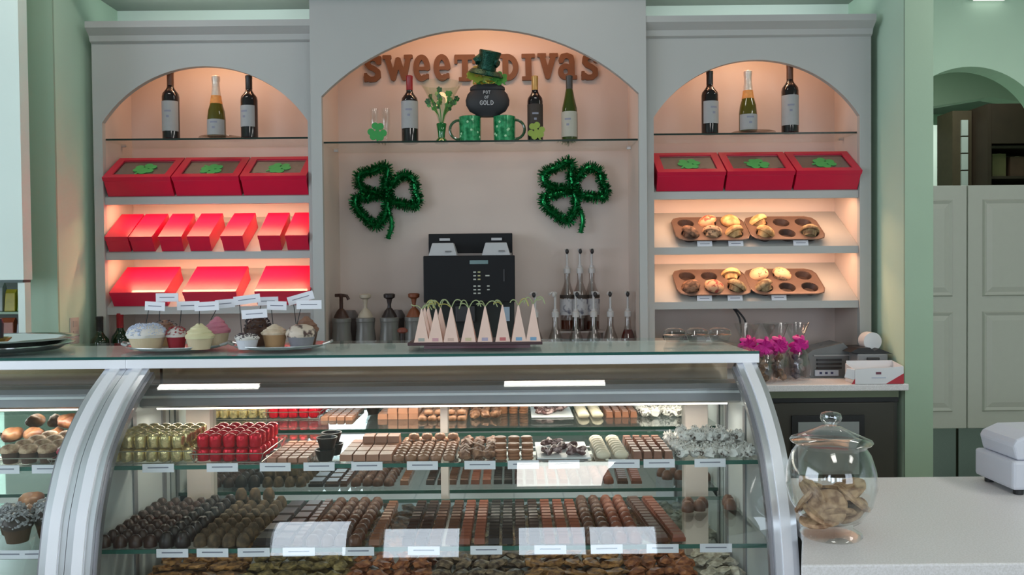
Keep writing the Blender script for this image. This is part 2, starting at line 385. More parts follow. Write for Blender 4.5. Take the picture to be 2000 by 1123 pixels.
# ================================================================== the hutch: three arched bays
YF, YB = 3.72, 4.01
SH = [1.853, 1.602, 1.353]                         # front edges of the slanted shelves
SLOPE = 0.633; SA = math.atan(SLOPE)
WARM = (1.0, 0.56, 0.33)
lamp_glow = M('lamp_glow', (1, 0.9, 0.8), 0.5, var=0, emit=(1.0, 0.74, 0.5), estr=22.0)
def shelf_y_z(k, t):
    """point on the top of slanted shelf k, t metres up the slope from its front edge"""
    return 3.732 + t * math.cos(SA), SH[k] + t * math.sin(SA)
def bay(name, label, x0, x1, xo0, xo1, yf, ztop, zs, zt, glass_z, shelves, arch_w):
    h = T(name, label, 'shelving', ((x0 + x1) / 2, yf, 1.012))
    poly = [(x0, 1.012), (x0, ztop), (x1, ztop), (x1, 1.012), (xo1, 1.012)] + list(reversed(arc(xo0, xo1, zs, zt))) + [(xo0, 1.012)]
    P('arched_face', MB().prism(poly, yf, yf + 0.028, 'XZ'), white_paint, h, world=True)
    P('side_panel', MB().box(xo0 - 0.018, xo0, yf + 0.028, YB, 1.012, ztop - 0.02), hutch_inner, h, world=True)
    P('side_panel', MB().box(xo1, xo1 + 0.018, yf + 0.028, YB, 1.012, ztop - 0.02), hutch_inner, h, world=True)
    P('back_panel', MB().box(x0, x1, YB, YB + 0.02, 1.012, ztop), hutch_inner, h, world=True)
    P('top_panel', MB().box(x0, x1, yf + 0.028, YB, ztop - 0.02, ztop), white_paint, h, world=True)
    gs = P('glass_shelf', MB().box(xo0 + 0.001, xo1 - 0.001, yf + 0.032, YB - 0.02, glass_z - 0.008, glass_z), shelf_glass, h, world=True)
    P('glass_edge', MB().box(xo0 + 0.001, xo1 - 0.001, yf + 0.029, yf + 0.032, glass_z - 0.008, glass_z), dark_edge, gs, world=True, label='dark polished front edge of the glass shelf')
    for sx in (xo0 + 0.012, xo1 - 0.012):
        P('shelf_pin', MB().cbox((sx, 3.9, glass_z - 0.012), (0.02, 0.012, 0.007)), steel, h, world=True)
    if shelves:
        c = ztop
        P('cornice', MB().prism([(yf - 0.001, c - 0.085), (yf - 0.014, c - 0.078), (yf - 0.022, c - 0.055), (yf - 0.05, c - 0.032), (yf - 0.055, c - 0.028), (yf - 0.055, c), (yf - 0.001, c)], x0, x1, 'YZ'), white_paint, h, world=True)
        for k, z in enumerate(SH):
            dy = YB - 3.732
            P('slanted_shelf', MB().prism([(3.732, z - 0.033), (3.732, z), (YB - 0.001, z + dy * SLOPE), (YB - 0.001, z + dy * SLOPE - 0.017), (3.752, z - 0.006), (3.752, z - 0.033)], xo0 + 0.001, xo1 - 0.001, 'YZ'), white_paint, h, world=True)
            if k < 2:
                st = P('strip_light', MB().box(xo0 + 0.04, xo1 - 0.04, 3.754, 3.766, z - 0.020, z - 0.010), M('lamp_strip', (0.8, 0.8, 0.78), 0.5), h, world=True)
                n = 5
                for q in range(n):
                    lx = xo0 + (xo1 - xo0) * (q + 0.5) / n
                    P('bulb', MB().lathe([(0.001, -0.006), (0.008, -0.004), (0.009, 0.0), (0.006, 0.003)], 10, (lx, 3.760, z - 0.022)), lamp_glow, st, world=True, smooth=True)
                area('shelf_light', ((xo0 + xo1) / 2, 3.772, z - 0.022), (math.radians(22), 0, 0), xo1 - xo0 - 0.1, 0.015, 2.3, WARM, h)
    P('downlight', MB().lathe([(0.001, -0.006), (0.03, -0.006), (0.035, 0.0), (0.035, 0.004)], 16, ((xo0 + xo1) / 2, yf + 0.07, ztop - 0.026)), lamp_glow, h, world=True)
    area('arch_light', ((xo0 + xo1) / 2, yf + 0.07, ztop - 0.04), (math.radians(12), 0, 0), (xo1 - xo0) * 0.75, 0.05, arch_w, (1.0, 0.50, 0.28), h)
    if shelves:
        cv = P('added_uplight', MB().box(x0 + 0.06, x1 - 0.06, yf + 0.06, yf + 0.09, ztop, ztop + 0.012), M('lamp_strip', (0.8, 0.8, 0.78), 0.5), h, world=True)  # added uplight strip, brightens the wall band and soffit above the bay
        area('added_upglow', ((x0 + x1) / 2, yf + 0.075, ztop + 0.02), (math.radians(180 - 35), 0, 0), x1 - x0 - 0.15, 0.025, 0.55, (0.92, 1.0, 0.94), h)
    return h
bay('arched_shelving', 'white arched shelving bay holding red boxes under a glass shelf of wine', -1.889, -0.889, -1.847, -0.917, YF, 2.63, 2.19, 2.44, 2.122, True, 1.05)
bay('arched_shelving', 'wide white arched bay with the brown shop lettering and the coffee machine', -0.888, 0.606, -0.84, 0.572, 3.66, 2.798, 2.287, 2.58, 2.090, False, 2.0)
bay('arched_shelving', 'white arched shelving bay holding muffin pans and three red boxes', 0.607, 1.632, 0.648, 1.58, YF, 2.63, 2.19, 2.445, 2.122, True, 1.05)
# back counter and under-counter fridge
bc = T('back_counter', 'long stone topped back counter running under the arched shelving', 'counter', (0, 3.6, 0.98))
P('counter_top', MB().box(-1.928, 1.668, 3.44, 4.05, 0.982, 1.010), stone, bc, bev=0.004, world=True)
P('apron', MB().box(-1.928, 1.05, 3.47, 4.05, 0.0, 0.981), white_paint, bc, world=True)
fr = T('undercounter_fridge', 'dark steel under-counter fridge with a framed notice on its door', 'fridge', (1.36, 3.7, 0.0))
P('cabinet', MB().box(1.06, 1.655, 3.52, 4.04, 0.02, 0.975), M('fridge_steel', (0.07, 0.07, 0.06), 0.5, 0.2, var=0.08, scale=10), fr, world=True)
P('grille_strip', MB().box(1.06, 1.655, 3.505, 3.52, 0.945, 0.975), M('fridge_strip', (0.20, 0.23, 0.15), 0.45, 0.3), fr, world=True)
P('door_gap', MB().box(1.06, 1.655, 3.508, 3.519, 0.925, 0.944), black_plastic, fr, world=True)
P('door', MB().box(1.062, 1.63, 3.495, 3.519, 0.06, 0.924), M('fridge_door', (0.055, 0.052, 0.042), 0.5, 0.1, var=0.08, scale=8), fr, bev=0.003, world=True)
nt_ = P('notice_frame', MB().box(1.19, 1.50, 3.484, 3.494, 0.60, 0.872), black_plastic, fr, world=True)
P('notice_paper', MB().box(1.215, 1.475, 3.481, 3.4835, 0.62, 0.845), M('notice_paper', (0.30, 0.33, 0.33), 0.5), nt_, world=True)

# ================================================================== bottles
wine_glass = M('dark_wine_glass', (0.010, 0.008, 0.009), 0.08, var=0.05, coat=0.3)
green_glass = M('green_wine_glass', (0.035, 0.055, 0.008), 0.08, var=0.1, coat=0.3)
cider_glass = M('cider_glass', (0.085, 0.075, 0.008), 0.08, var=0.15, coat=0.3)
deep_green = M('deep_green_glass', (0.012, 0.030, 0.010), 0.08, var=0.1, coat=0.3)
paper_label = M('paper_label', (0.36, 0.365, 0.37), 0.6, var=0.05, scale=60)
cream_label = M('cream_label', (0.42, 0.41, 0.35), 0.6, var=0.05, scale=60)
dark_label = M('dark_label', (0.035, 0.024, 0.018), 0.6, var=0.3, scale=60)
def wrap(r, z0, z1, a0, a1, n=14, t=0.0006):
    """a sheet wrapped round a cylinder, angles from -Y"""
    m = MB(); rr = [r, r + t]; vs = []
    for q in rr:
        for i in range(n + 1):
            a = math.radians(-90 + a0 + (a1 - a0) * i / n)
            vs += [(q * math.cos(a), q * math.sin(a), z0), (q * math.cos(a), q * math.sin(a), z1)]
    k = 2 * (n + 1); fs = []
    for i in range(n):
        a = 2 * i; fs += [(a, a + 2, a + 3, a + 1), (k + a, k + a + 1, k + a + 3, k + a + 2), (a, k + a, k + a + 2, a + 2), (a + 1, a + 3, k + a + 3, k + a + 1)]
    fs += [(0, 1, k + 1, k), (2 * n, k + 2 * n, k + 2 * n + 1, 2 * n + 1)]
    return m.add(vs, fs)
def bottle(label, loc, kind, cap, lab=paper_label, h=0.30, turn=0.0, lz=(0.04, 0.145), glass=None, r=0.0385, name='wine_bottle', group=None, cat='bottle'):
    t = T(name, label, cat, loc, turn, group); k = h / 0.30
    if kind == 'bordeaux': pr = [(0.0, 0.003), (r * 0.7, 0.0), (r, 0.005), (r, 0.185 * k), (r * 0.93, 0.200 * k), (r * 0.62, 0.215 * k), (0.0165, 0.226 * k), (0.0145, 0.235 * k), (0.0145, 0.297 * k), (0.0, 0.297 * k)]; cz = 0.236 * k; cr = 0.0152
    elif kind == 'hock': pr = [(0.0, 0.003), (r * 0.7, 0.0), (r, 0.005), (r, 0.125 * k), (r * 0.92, 0.155 * k), (r * 0.66, 0.195 * k), (0.019, 0.225 * k), (0.0145, 0.245 * k), (0.0140, 0.297 * k), (0.0, 0.297 * k)]; cz = 0.238 * k; cr = 0.0158
    else: pr = [(0.0, 0.003), (r * 0.7, 0.0), (r, 0.005), (r, 0.09 * k), (r * 0.9, 0.13 * k), (r * 0.66, 0.165 * k), (0.021, 0.205 * k), (0.0165, 0.24 * k), (0.0155, 0.285 * k), (0.0, 0.285 * k)]; cz = 0.2 * k; cr = 0.0222
    P('bottle_body', MB().lathe(pr, 22), glass or wine_glass, t, smooth=True)
    if kind == 'champagne':
        P('foil', MB().lathe([(0.0225, 0.195 * k), (0.0178, 0.24 * k), (0.0168, 0.27 * k), (0.0190, 0.276 * k), (0.0195, 0.296 * k), (0.015, 0.30 * k), (0.0, 0.30 * k)], 18, close=False), cap, t, smooth=True)
        P('neck_label', MB().lathe([(r * 0.70, 0.163 * k), (r * 0.60, 0.185 * k), (0.0228, 0.203 * k)], 18, close=False), M('orange_label', (0.72, 0.30, 0.08), 0.5, var=0.3, scale=80), t, smooth=True)
    else:
        P('capsule', MB().lathe([(cr, cz), (cr * 1.0, 0.285 * k), (cr * 1.05, 0.287 * k), (cr * 1.05, 0.299 * k), (cr * 0.9, 0.3005 * k), (0, 0.3005 * k)], 18, close=False), cap, t, smooth=True)
    lb = P('label', wrap(r + 0.0004, lz[0] * k, lz[1] * k, -75, 75), lab, t, smooth=True)
    zz = (lz[0] + lz[1]) / 2 * k
    P('label_print', wrap(r + 0.0012, zz + 0.018, zz + 0.026, -22, 22, 6), ink, lb, smooth=True)
    P('label_emblem', wrap(r + 0.0012, zz - 0.008, zz + 0.002, -9, 9, 4), ink, lb, smooth=True)
    return t
cap_black = M('cap_black', (0.012, 0.011, 0.011), 0.35, var=0.1); cap_brown = M('cap_brown', (0.10, 0.045, 0.025), 0.4, var=0.1)
cap_red = M('cap_red', (0.30, 0.012, 0.018), 0.3, var=0.1); cap_gold = M('cap_gold', (0.55, 0.30, 0.09), 0.35, 0.4, var=0.1)
foil_white = M('foil_white', (0.78, 0.66, 0.56), 0.3, 0.3, var=0.12, scale=80, bump=0.4, bscale=120)
GY = 3.80
bottle('tall dark red wine bottle with brown capsule, first on the left glass shelf', (-1.568, GY, 2.122), 'bordeaux', cap_brown, h=0.318, lz=(0.035, 0.165))
bottle('sparkling cider bottle with white foil neck on the left glass shelf', (-1.358, GY, 2.130), 'champagne', foil_white, glass=cider_glass, h=0.285, lz=(0.01, 0.085), r=0.041, name='cider_bottle')
bottle('dark wine bottle with black capsule beside the cider, left glass shelf', (-1.206, GY, 2.122), 'bordeaux', cap_black, h=0.292, turn=-0.35, lz=(0.055, 0.155))
bottle('dark wine bottle with black capsule at the left of the right glass shelf', (0.922, GY, 2.122), 'bordeaux', cap_black, h=0.292, turn=0.25, lz=(0.05, 0.155))
bottle('sparkling cider bottle with white foil neck on the right glass shelf', (1.098, GY, 2.130), 'champagne', foil_white, glass=cider_glass, h=0.285, lz=(0.01, 0.085), r=0.041, name='cider_bottle')
bottle('tall dark red wine bottle with brown capsule on the right glass shelf', (1.292, GY, 2.122), 'bordeaux', cap_brown, h=0.318, turn=-0.2, lz=(0.035, 0.165))
for x, s_ in ((-1.335, 'left'), (1.12, 'right')):
    S('glass_plate', MB().lathe([(0.0, 0.0), (0.07, 0.0), (0.105, 0.005), (0.105, 0.0075), (0.07, 0.0035), (0.0, 0.0035)], 28), GLASS('plate_glass', (0.80, 0.72, 0.66), 0.08), 'shallow clear plate under the cider bottle on the %s glass shelf' % s_, 'plate', (x, 3.81, 2.1225), smooth=True)
CY = 3.78
bottle('dark red wine bottle with bright red capsule under the shop lettering', (-0.462, CY, 2.090), 'bordeaux', cap_red, h=0.312, lz=(0.065, 0.185))
bottle('dark wine bottle with gold capsule and black label under the shop lettering', (0.114, CY, 2.090), 'bordeaux', cap_gold, lab=dark_label, h=0.305, lz=(0.04, 0.17), r=0.036)
bottle('slender green white-wine bottle with cream label at right of the middle shelf', (0.272, CY, 2.090), 'hock', M('cap_grey', (0.05, 0.045, 0.04), 0.4), lab=cream_label, glass=green_glass, h=0.305, turn=-0.3, lz=(0.022, 0.135), r=0.037)
bottle('green glass bottle with black capsule standing behind the speckled cupcake', (-1.846, 3.66, 1.011), 'bordeaux', cap_black, glass=deep_green, h=0.305)
bottle('green glass bottle with red capsule standing behind the speckled cupcake', (-1.795, 3.745, 1.011), 'bordeaux', cap_red, glass=deep_green, h=0.315)

# ================================================================== shop lettering (each letter its own plate)
def LET(ch):
    def f(X, Z):
        mn = lambda *a: np.minimum.reduce(a)
        if ch == 's':
            d = d_path(X, Z, [(29, 38), (25, 45), (16, 46.5), (8, 43), (7, 35), (12, 29), (20, 25.5), (27, 20), (27.5, 11), (21, 5.5), (12, 5), (5, 10)], 5.2)
            return mn(d, d_box(X, Z, 30.5, 42, 3.2, 8, 1), d_box(X, Z, 3.5, 9, 3.2, 8.5, 1))
        if ch == 'w':
            d = d_path(X, Z, [(9, 46), (20, 6), (30, 42), (41, 6), (50, 46)], 5.0)
            return mn(d, d_box(X, Z, 8.5, 47.5, 8.5, 3.8, 1), d_box(X, Z, 50, 47.5, 8.5, 3.8, 1), d_box(X, Z, 30, 42, 5, 3.5, 1))
        if ch == 'e':
            ring = [(16 + 11 * math.cos(math.radians(a)), 26 + 20.5 * math.sin(math.radians(a))) for a in range(0, 305, 12)]
            return mn(d_path(X, Z, [(6, 25), (26, 25)], 3.4), d_path(X, Z, ring, 5.4), d_box(X, Z, 27, 10, 3.0, 5, 1.5))
        if ch == 'T':
            return mn(d_box(X, Z, 21, 25, 5.8, 25.5, 1), d_box(X, Z, 21, 46, 20, 5, 1), d_box(X, Z, 3.5, 41, 3, 8, 1), d_box(X, Z, 38.5, 41, 3, 8, 1), d_box(X, Z, 21, 3.6, 12, 3.8, 1))
        if ch == 'D':
            ring = [(14 + 17 * math.cos(math.radians(a)), 25.5 + 20.5 * math.sin(math.radians(a))) for a in range(-95, 96, 10)]
            return mn(d_box(X, Z, 11, 25.5, 5.8, 25.5, 1), d_path(X, Z, ring, 5.4), d_box(X, Z, 9, 4, 9, 4, 1), d_box(X, Z, 9, 47, 9, 4, 1))
        if ch == 'I':
            return mn(d_box(X, Z, 14, 25.5, 6.0, 25.5, 1), d_box(X, Z, 14, 3.8, 13, 4.0, 1), d_box(X, Z, 14, 47.2, 13, 4.0, 1))
        if ch == 'v':
            return mn(d_path(X, Z, [(9, 46), (20, 6.5), (31, 46)], 5.4), d_box(X, Z, 8.5, 47.5, 8.5, 3.8, 1), d_box(X, Z, 31.5, 47.5, 8.5, 3.8, 1))
        ring = [(15 + 9.5 * math.cos(math.radians(a)), 15.5 + 10.5 * math.sin(math.radians(a))) for a in range(0, 361, 15)]
        return mn(d_path(X, Z, ring, 5.2), d_path(X, Z, [(7, 38), (10, 45), (18, 46.5), (26, 43), (27.5, 34), (27.5, 8)], 5.3), d_box(X, Z, 31, 4, 6, 4, 1.5), d_box(X, Z, 6.5, 36, 4, 4, 1.5))
    return f
brown_wood = M('chocolate_wood', (0.17, 0.07, 0.030), 0.6, var=0.15, scale=30, bump=0.1, bscale=60)
sign = T('shop_lettering', 'brown wooden shop lettering on the wall under the middle arch', 'sign', (-0.13, 4.008, 2.42))
UN = 0.0025
for ch, px, dz in (('s', 714, 0), ('w', 751, 0.5), ('e', 810, 0.5), ('e', 850, 0.5), ('T', 889, 0.5), ('D', 978, 0.5), ('I', 1020, 0.5), ('v', 1051, 1.5), ('a', 1091, 1), ('s', 1136, 0)):
    w = {'w': 60, 'T': 43, 'D': 38, 'v': 42, 'a': 39, 's': 36, 'e': 34, 'I': 29}[ch]
    m = plate(LET(ch), -2, w + 1, -2, 54, 46, 1.0)
    m.v = [(v[0] * UN, v[1] * 0.012, v[2] * UN) for v in m.v]
    o = P('letter', m, brown_wood, sign); o.location = ((px - 1000 + 2.5) * UN - (-0.13), -0.0135, (dz + 2.6) * UN - 0.0015)
    o.rotation_euler = (0, rnd.uniform(-0.02, 0.02), 0)

# ================================================================== things on the middle glass shelf
green_glitter = MIX2('green_mug_glass', (0.0, 0.16, 0.05), (0.05, 0.42, 0.17), 55, 0.35, 0.75, 0.15, 0.2, coat=0.6)
for x, s_, who in ((-0.186, -1, 'left'), (-0.028, 1, 'right')):
    mg = T('green_mug', 'sparkling green glass mug under the black pot, handle on its %s' % who, 'mug', (x, 3.78, 2.0905), 0, 'green mugs under the pot')
    P('cup', MB().lathe([(0.0, 0.0), (0.046, 0.0), (0.050, 0.004), (0.052, 0.118), (0.0495, 0.120), (0.046, 0.116), (0.044, 0.012), (0.0, 0.010)], 26), green_glitter, mg, smooth=True)
    P('handle', MB().tube([(s_ * (0.049 + 0.044 * math.sin(math.pi * i / 10)), 0, 0.062 + 0.044 * math.cos(math.pi * i / 10)) for i in range(11)], 0.0065), M('mug_handle', (0.035, 0.10, 0.045), 0.15, var=0.1, coat=0.5), mg, smooth=True)
    for k in range(7):
        a = -math.pi / 2 + rnd.uniform(-1.1, 1.1); z = rnd.uniform(0.02, 0.105)
        P('dot', MB().lathe([(0.0, 0.0), (0.006, 0.0), (0.0045, 0.0018), (0.0, 0.0022)], 8).xf(Matrix.Translation((0.0515 * math.cos(a), 0.0515 * math.sin(a), z)) @ Matrix.Rotation(a, 4, 'Z') @ Matrix.Rotation(math.pi / 2, 4, 'Y')), M('mug_dot', (0.35, 0.68, 0.40), 0.3), mg)
pot = T('pot_sign', 'black pot of gold ornament with chalk lettering on two green mugs', 'ornament', (-0.104, 3.78, 2.2115))
black_clay = M('black_chalk_paint', (0.022, 0.023, 0.027), 0.62, var=0.25, scale=18)
P('pot_body', MB().lathe([(0.0, 0.0), (0.048, 0.0), (0.060, 0.012), (0.083, 0.024), (0.099, 0.052), (0.101, 0.075), (0.092, 0.102), (0.078, 0.118), (0.0, 0.118)], 32, sy=0.45), black_clay, pot, smooth=True)
P('pot_rim', MB().lathe([(0.0, 0.116), (0.074, 0.116), (0.081, 0.121), (0.079, 0.134), (0.066, 0.143), (0.0, 0.145)], 32, sy=0.5), black_clay, pot, smooth=True)
chalk = M('chalk', (0.50, 0.50, 0.52), 0.8, var=0.1)
STK = {'P': [[(0, 0), (0, 10), (5, 10), (6, 7.5), (5, 5), (0, 5)]], 'O': [[(3 + 3 * math.cos(math.radians(a)), 5 + 5 * math.sin(math.radians(a))) for a in range(0, 361, 24)]], 'T': [[(0, 10), (6, 10)], [(3, 10), (3, 0)]],
       'F': [[(0, 0), (0, 10), (6, 10)], [(0, 5.5), (4.5, 5.5)]], 'G': [[(6, 8.5), (3.5, 10), (1, 8.5), (0, 5), (1, 1.5), (3.5, 0), (6, 1.5), (6, 4.5), (3.8, 4.5)]], 'L': [[(0, 10), (0, 0), (5, 0)]], 'D': [[(0, 0), (0, 10), (4, 9), (6, 5), (4, 1), (0, 0)]]}
def chalk_word(word, xc, z, size, gap):
    wd_ = len(word) * gap; 
    for i, ch in enumerate(word):
        def f(X, Z, ch=ch):
            d = None
            for p in STK[ch]:
                e = d_path(X, Z, p, 0.85); d = e if d is None else np.minimum(d, e)
            return d
        m = plate(f, -1.5, 7.5, -1.5, 11.5, 22, 1.0); k = size / 10
        x = xc - wd_ / 2 + gap * i
        yb = 0.101 * 0.45 * math.sqrt(max(0.05, 1 - ((x + 0.003) / 0.105) ** 2))
        m.v = [(x + v[0] * k, -yb - 0.0025 + v[1] * 0.0055, z + v[2] * k) for v in m.v]
        P('chalk_letter', m, chalk, pot)
chalk_word('POT', 0.0, 0.096, 0.0125, 0.0115); chalk_word('OF', 0.0, 0.074, 0.0115, 0.0115); chalk_word('GOLD', 0.0, 0.046, 0.0185, 0.0165)
gold = M('gold_coin', (0.62, 0.42, 0.06), 0.3, 0.6, var=0.15, scale=60)
for k in range(30):
    a = rnd.uniform(0, 6.28); r_ = rnd.uniform(0.01, 0.055)
    P('coin', MB().lathe([(0, 0), (0.014, 0), (0.014, 0.003), (0, 0.003)], 12).xf(Matrix.Translation((r_ * math.cos(a), r_ * math.sin(a) * 0.45, 0.145 + rnd.uniform(0, 0.030) * (1 - r_ / 0.07))) @ Euler((rnd.uniform(-0.5, 0.9), rnd.uniform(-0.5, 0.5), 0)).to_matrix().to_4x4()), gold, pot)
leaf_green = M('leaf_green', (0.06, 0.26, 0.04), 0.45, var=0.3, scale=40); leaf_lime = M('leaf_lime', (0.30, 0.38, 0.05), 0.45, var=0.25, scale=40)
def clover_mesh(size, t=0.003, n=46):
    m = plate(lambda X, Z: clover(X, Z, 1.0), -1.0, 1.0, -1.0, 1.15, n, 1.0)
    m.v = [(v[0] * size, (v[1] - 0.5) * t, v[2] * size) for v in m.v]; return m
for x, z, sz, an, mt in ((-0.052, 0.178, 0.042, 0.5, leaf_lime), (0.060, 0.166, 0.040, -0.5, leaf_green), (-0.030, 0.160, 0.030, 0.2, leaf_green), (0.035, 0.172, 0.032, -0.9, leaf_green), (-0.075, 0.185, 0.026, 1.2, leaf_lime), (0.0, 0.168, 0.034, 2.2, leaf_lime), (-0.04, 0.20, 0.036, -0.3, M('leaf_gold', (0.42, 0.30, 0.05), 0.45, var=0.3))):
    P('clover_leaf', clover_mesh(sz, n=30).xf(Matrix.Translation((x, -0.018 - rnd.uniform(0, 0.012), z)) @ Euler((-0.3, an, 0)).to_matrix().to_4x4()), mt, pot)
hatm = M('hat_glitter', (0.004, 0.055, 0.035), 0.25, 0.6, var=0.5, scale=90, bump=0.8, bscale=160)
hat = MB().lathe([(0, 0.012), (0.05, 0.012), (0.062, 0.0), (0.066, 0.004), (0.054, 0.018), (0.036, 0.022), (0.034, 0.05), (0.042, 0.085), (0.040, 0.090), (0.0, 0.092)], 24, wob=lambda a, j: 0.05 * math.sin(3 * a + j))
P('hat', hat.xf(Matrix.Translation((-0.006, -0.014, 0.186)) @ Euler((0.25, 0.20, 0)).to_matrix().to_4x4() @ Matrix.Scale(1.22, 4)), hatm, pot, smooth=True)
P('bow', MB().blob((0.030, -0.03, 0.245), 0.030, 2, 0.25, 3).blob((-0.035, -0.03, 0.255), 0.026, 2, 0.25, 5).blob((-0.002, -0.045, 0.238), 0.020, 2, 0.2, 6), hatm, pot, smooth=True)
# paper clovers, shot glasses, vase
S('paper_clover', clover_mesh(0.050, 0.004), M('clover_green', (0.03, 0.30, 0.06), 0.5, var=0.15), 'bright green paper clover standing before two clear glasses', 'clover', (-0.606, 3.735, 2.1335), (0.0, 0.1, 0))
S('paper_clover', clover_mesh(0.046, 0.004), M('clover_lime', (0.26, 0.36, 0.05), 0.5, var=0.2), 'yellow green paper clover leaning on the gold capped bottle', 'clover', (0.118, 3.725, 2.1300), (0.0, -0.3, 0.1))
for x, s_ in ((-0.628, 'left'), (-0.575, 'right')):
    S('flute_glass', MB().lathe([(0.0, 0.0), (0.022, 0.0), (0.022, 0.003), (0.006, 0.006), (0.005, 0.03), (0.014, 0.045), (0.021, 0.09), (0.021, 0.165), (0.0198, 0.165), (0.0195, 0.09), (0.012, 0.048), (0.0, 0.043)], 20), clear_glass, 'slim clear flute glass behind the green paper clover, %s one' % s_, 'glass', (x, 3.80, 2.0905), smooth=True, group='clear flutes')
vs_ = T('flared_vase', 'flared clear vase of clover sprigs on a bright green foot', 'vase', (-0.317, 3.78, 2.0905))
vgreen = M('vase_green', (0.008, 0.14, 0.025), 0.1, 0.1, var=0.3, scale=50, coat=0.7)
P('foot', MB().lathe([(0, 0), (0.030, 0.0), (0.032, 0.006), (0.024, 0.018), (0.016, 0.026), (0.017, 0.045), (0.024, 0.088), (0.022, 0.092), (0.0, 0.092)], 22), vgreen, vs_, smooth=True)
P('bowl', MB().lathe([(0.012, 0.092), (0.020, 0.12), (0.045, 0.18), (0.078, 0.245), (0.098, 0.275), (0.096, 0.275), (0.076, 0.246), (0.043, 0.181), (0.018, 0.121), (0.010, 0.094)], 28, close=False), GLASS('vase_glass', (0.93, 0.97, 0.92), 0.05), vs_, smooth=True)
for k in range(11):
    a = k * 0.9; tipr = 0.055 + 0.03 * ((k * 7) % 5) / 5; zt = 0.19 + 0.07 * ((k * 3) % 4) / 4
    P('sprig', MB().tube([(0.004 * math.cos(a), 0.004 * math.sin(a), 0.085), (0.014 * math.cos(a), 0.014 * math.sin(a), 0.13), (tipr * math.cos(a), tipr * 0.8 * math.sin(a), zt)], 0.0022, 5), leaf_green, vs_)
    for q in range(3):
        f = 0.45 + 0.25 * q
        P('leaf', clover_mesh(0.010 + 0.003 * q, 0.0012, 14).xf(Matrix.Translation(((0.014 + (tipr - 0.014) * f) * math.cos(a) + rnd.uniform(-.008, .008), (0.014 + (tipr - 0.014) * f) * math.sin(a) * .8, 0.13 + (zt - 0.13) * f)) @ Euler((rnd.uniform(-0.6, 0.6), rnd.uniform(-1, 1), rnd.uniform(-0.5, 0.5))).to_matrix().to_4x4()), rnd.choice([leaf_green, M('leaf_mid', (0.10, 0.30, 0.09), 0.4), M('leaf_dark', (0.015, 0.10, 0.03), 0.4)]), vs_)

# ================================================================== tinsel shamrocks on the wall
tin = M('green_tinsel', (0.004, 0.17, 0.045), 0.22, 0.75, var=0.55, scale=120)
def smooth_path(pts, n=6):
    out = []
    for i in range(len(pts) - 1):
        p0, p1, p2, p3 = [Vector(pts[max(0, min(len(pts) - 1, i + k))]) for k in (-1, 0, 1, 2)]
        for q in range(n):
            t = q / n; out.append(0.5 * ((2 * p1) + (p2 - p0) * t + (2 * p0 - 5 * p1 + 4 * p2 - p3) * t * t + (3 * p1 - p0 - 3 * p2 + p3) * t ** 3))
    return out + [Vector(pts[-1])]
LOOPS = [[(590, 480), (590, 300), (615, 180), (560, 135), (430, 190), (300, 215), (250, 280), (275, 380), (370, 440), (590, 480)],
         [(600, 470), (680, 330), (760, 265), (860, 250), (935, 320), (945, 430), (985, 560), (930, 625), (820, 605), (680, 575), (600, 490)],
         [(585, 490), (400, 505), (290, 520), (232, 500), (212, 600), (265, 690), (345, 770), (455, 865), (520, 810), (570, 740), (605, 620), (590, 490)],
         [(600, 520), (620, 700), (650, 800), (648, 900), (600, 1020)]]
tr_ = T('tinsel_shamrock', 'green tinsel shamrock hanging left of the coffee machine', 'decoration', (-0.604, 3.97, 1.878), 0, 'tinsel shamrocks')
core = []; mt = MB(); rt = random.Random(3)
for lp in LOOPS:
    pts = smooth_path([((a - 592) / 6.24 * 3.97 / 1600, 0.0, -(b - 480) / 6.24 * 3.97 / 1600) for a, b in lp])
    P('wire_loop', MB().tube(pts, 0.0115 if len(lp) > 6 else 0.0105, 8), tin, tr_, smooth=True)
    for i in range(len(pts) - 1):
        seg_l = (pts[i + 1] - pts[i]).length; n = max(1, int(seg_l * 3000 * (0.45 if len(lp) < 6 else 1)))
        for q in range(n):
            p = pts[i].lerp(pts[i + 1], rt.random()); tdir = (pts[i + 1] - pts[i]).normalized()
            d = Vector((rt.gauss(0, 1), rt.gauss(0, 0.7), rt.gauss(0, 1))); d = (d - tdir * d.dot(tdir) * 0.7).normalized()
            ln = rt.uniform(0.020, 0.037) * (0.55 if len(lp) < 6 else 1); w = d.cross(Vector((rt.gauss(0, 1), rt.gauss(0, 1), rt.gauss(0, 1)))).normalized() * rt.uniform(0.0018, 0.0036)
            mt.add([p - w, p + w, p + d * ln + w * 0.6, p + d * ln - w * 0.6], [(0, 1, 2, 3)])
to = P('tinsel', mt, tin, tr_); to['kind'] = 'stuff'
copy_thing(tr_, (0.302, 3.97, 1.895), rot=(0, -0.13, 0), label='green tinsel shamrock hanging above the clear syrup bottles')

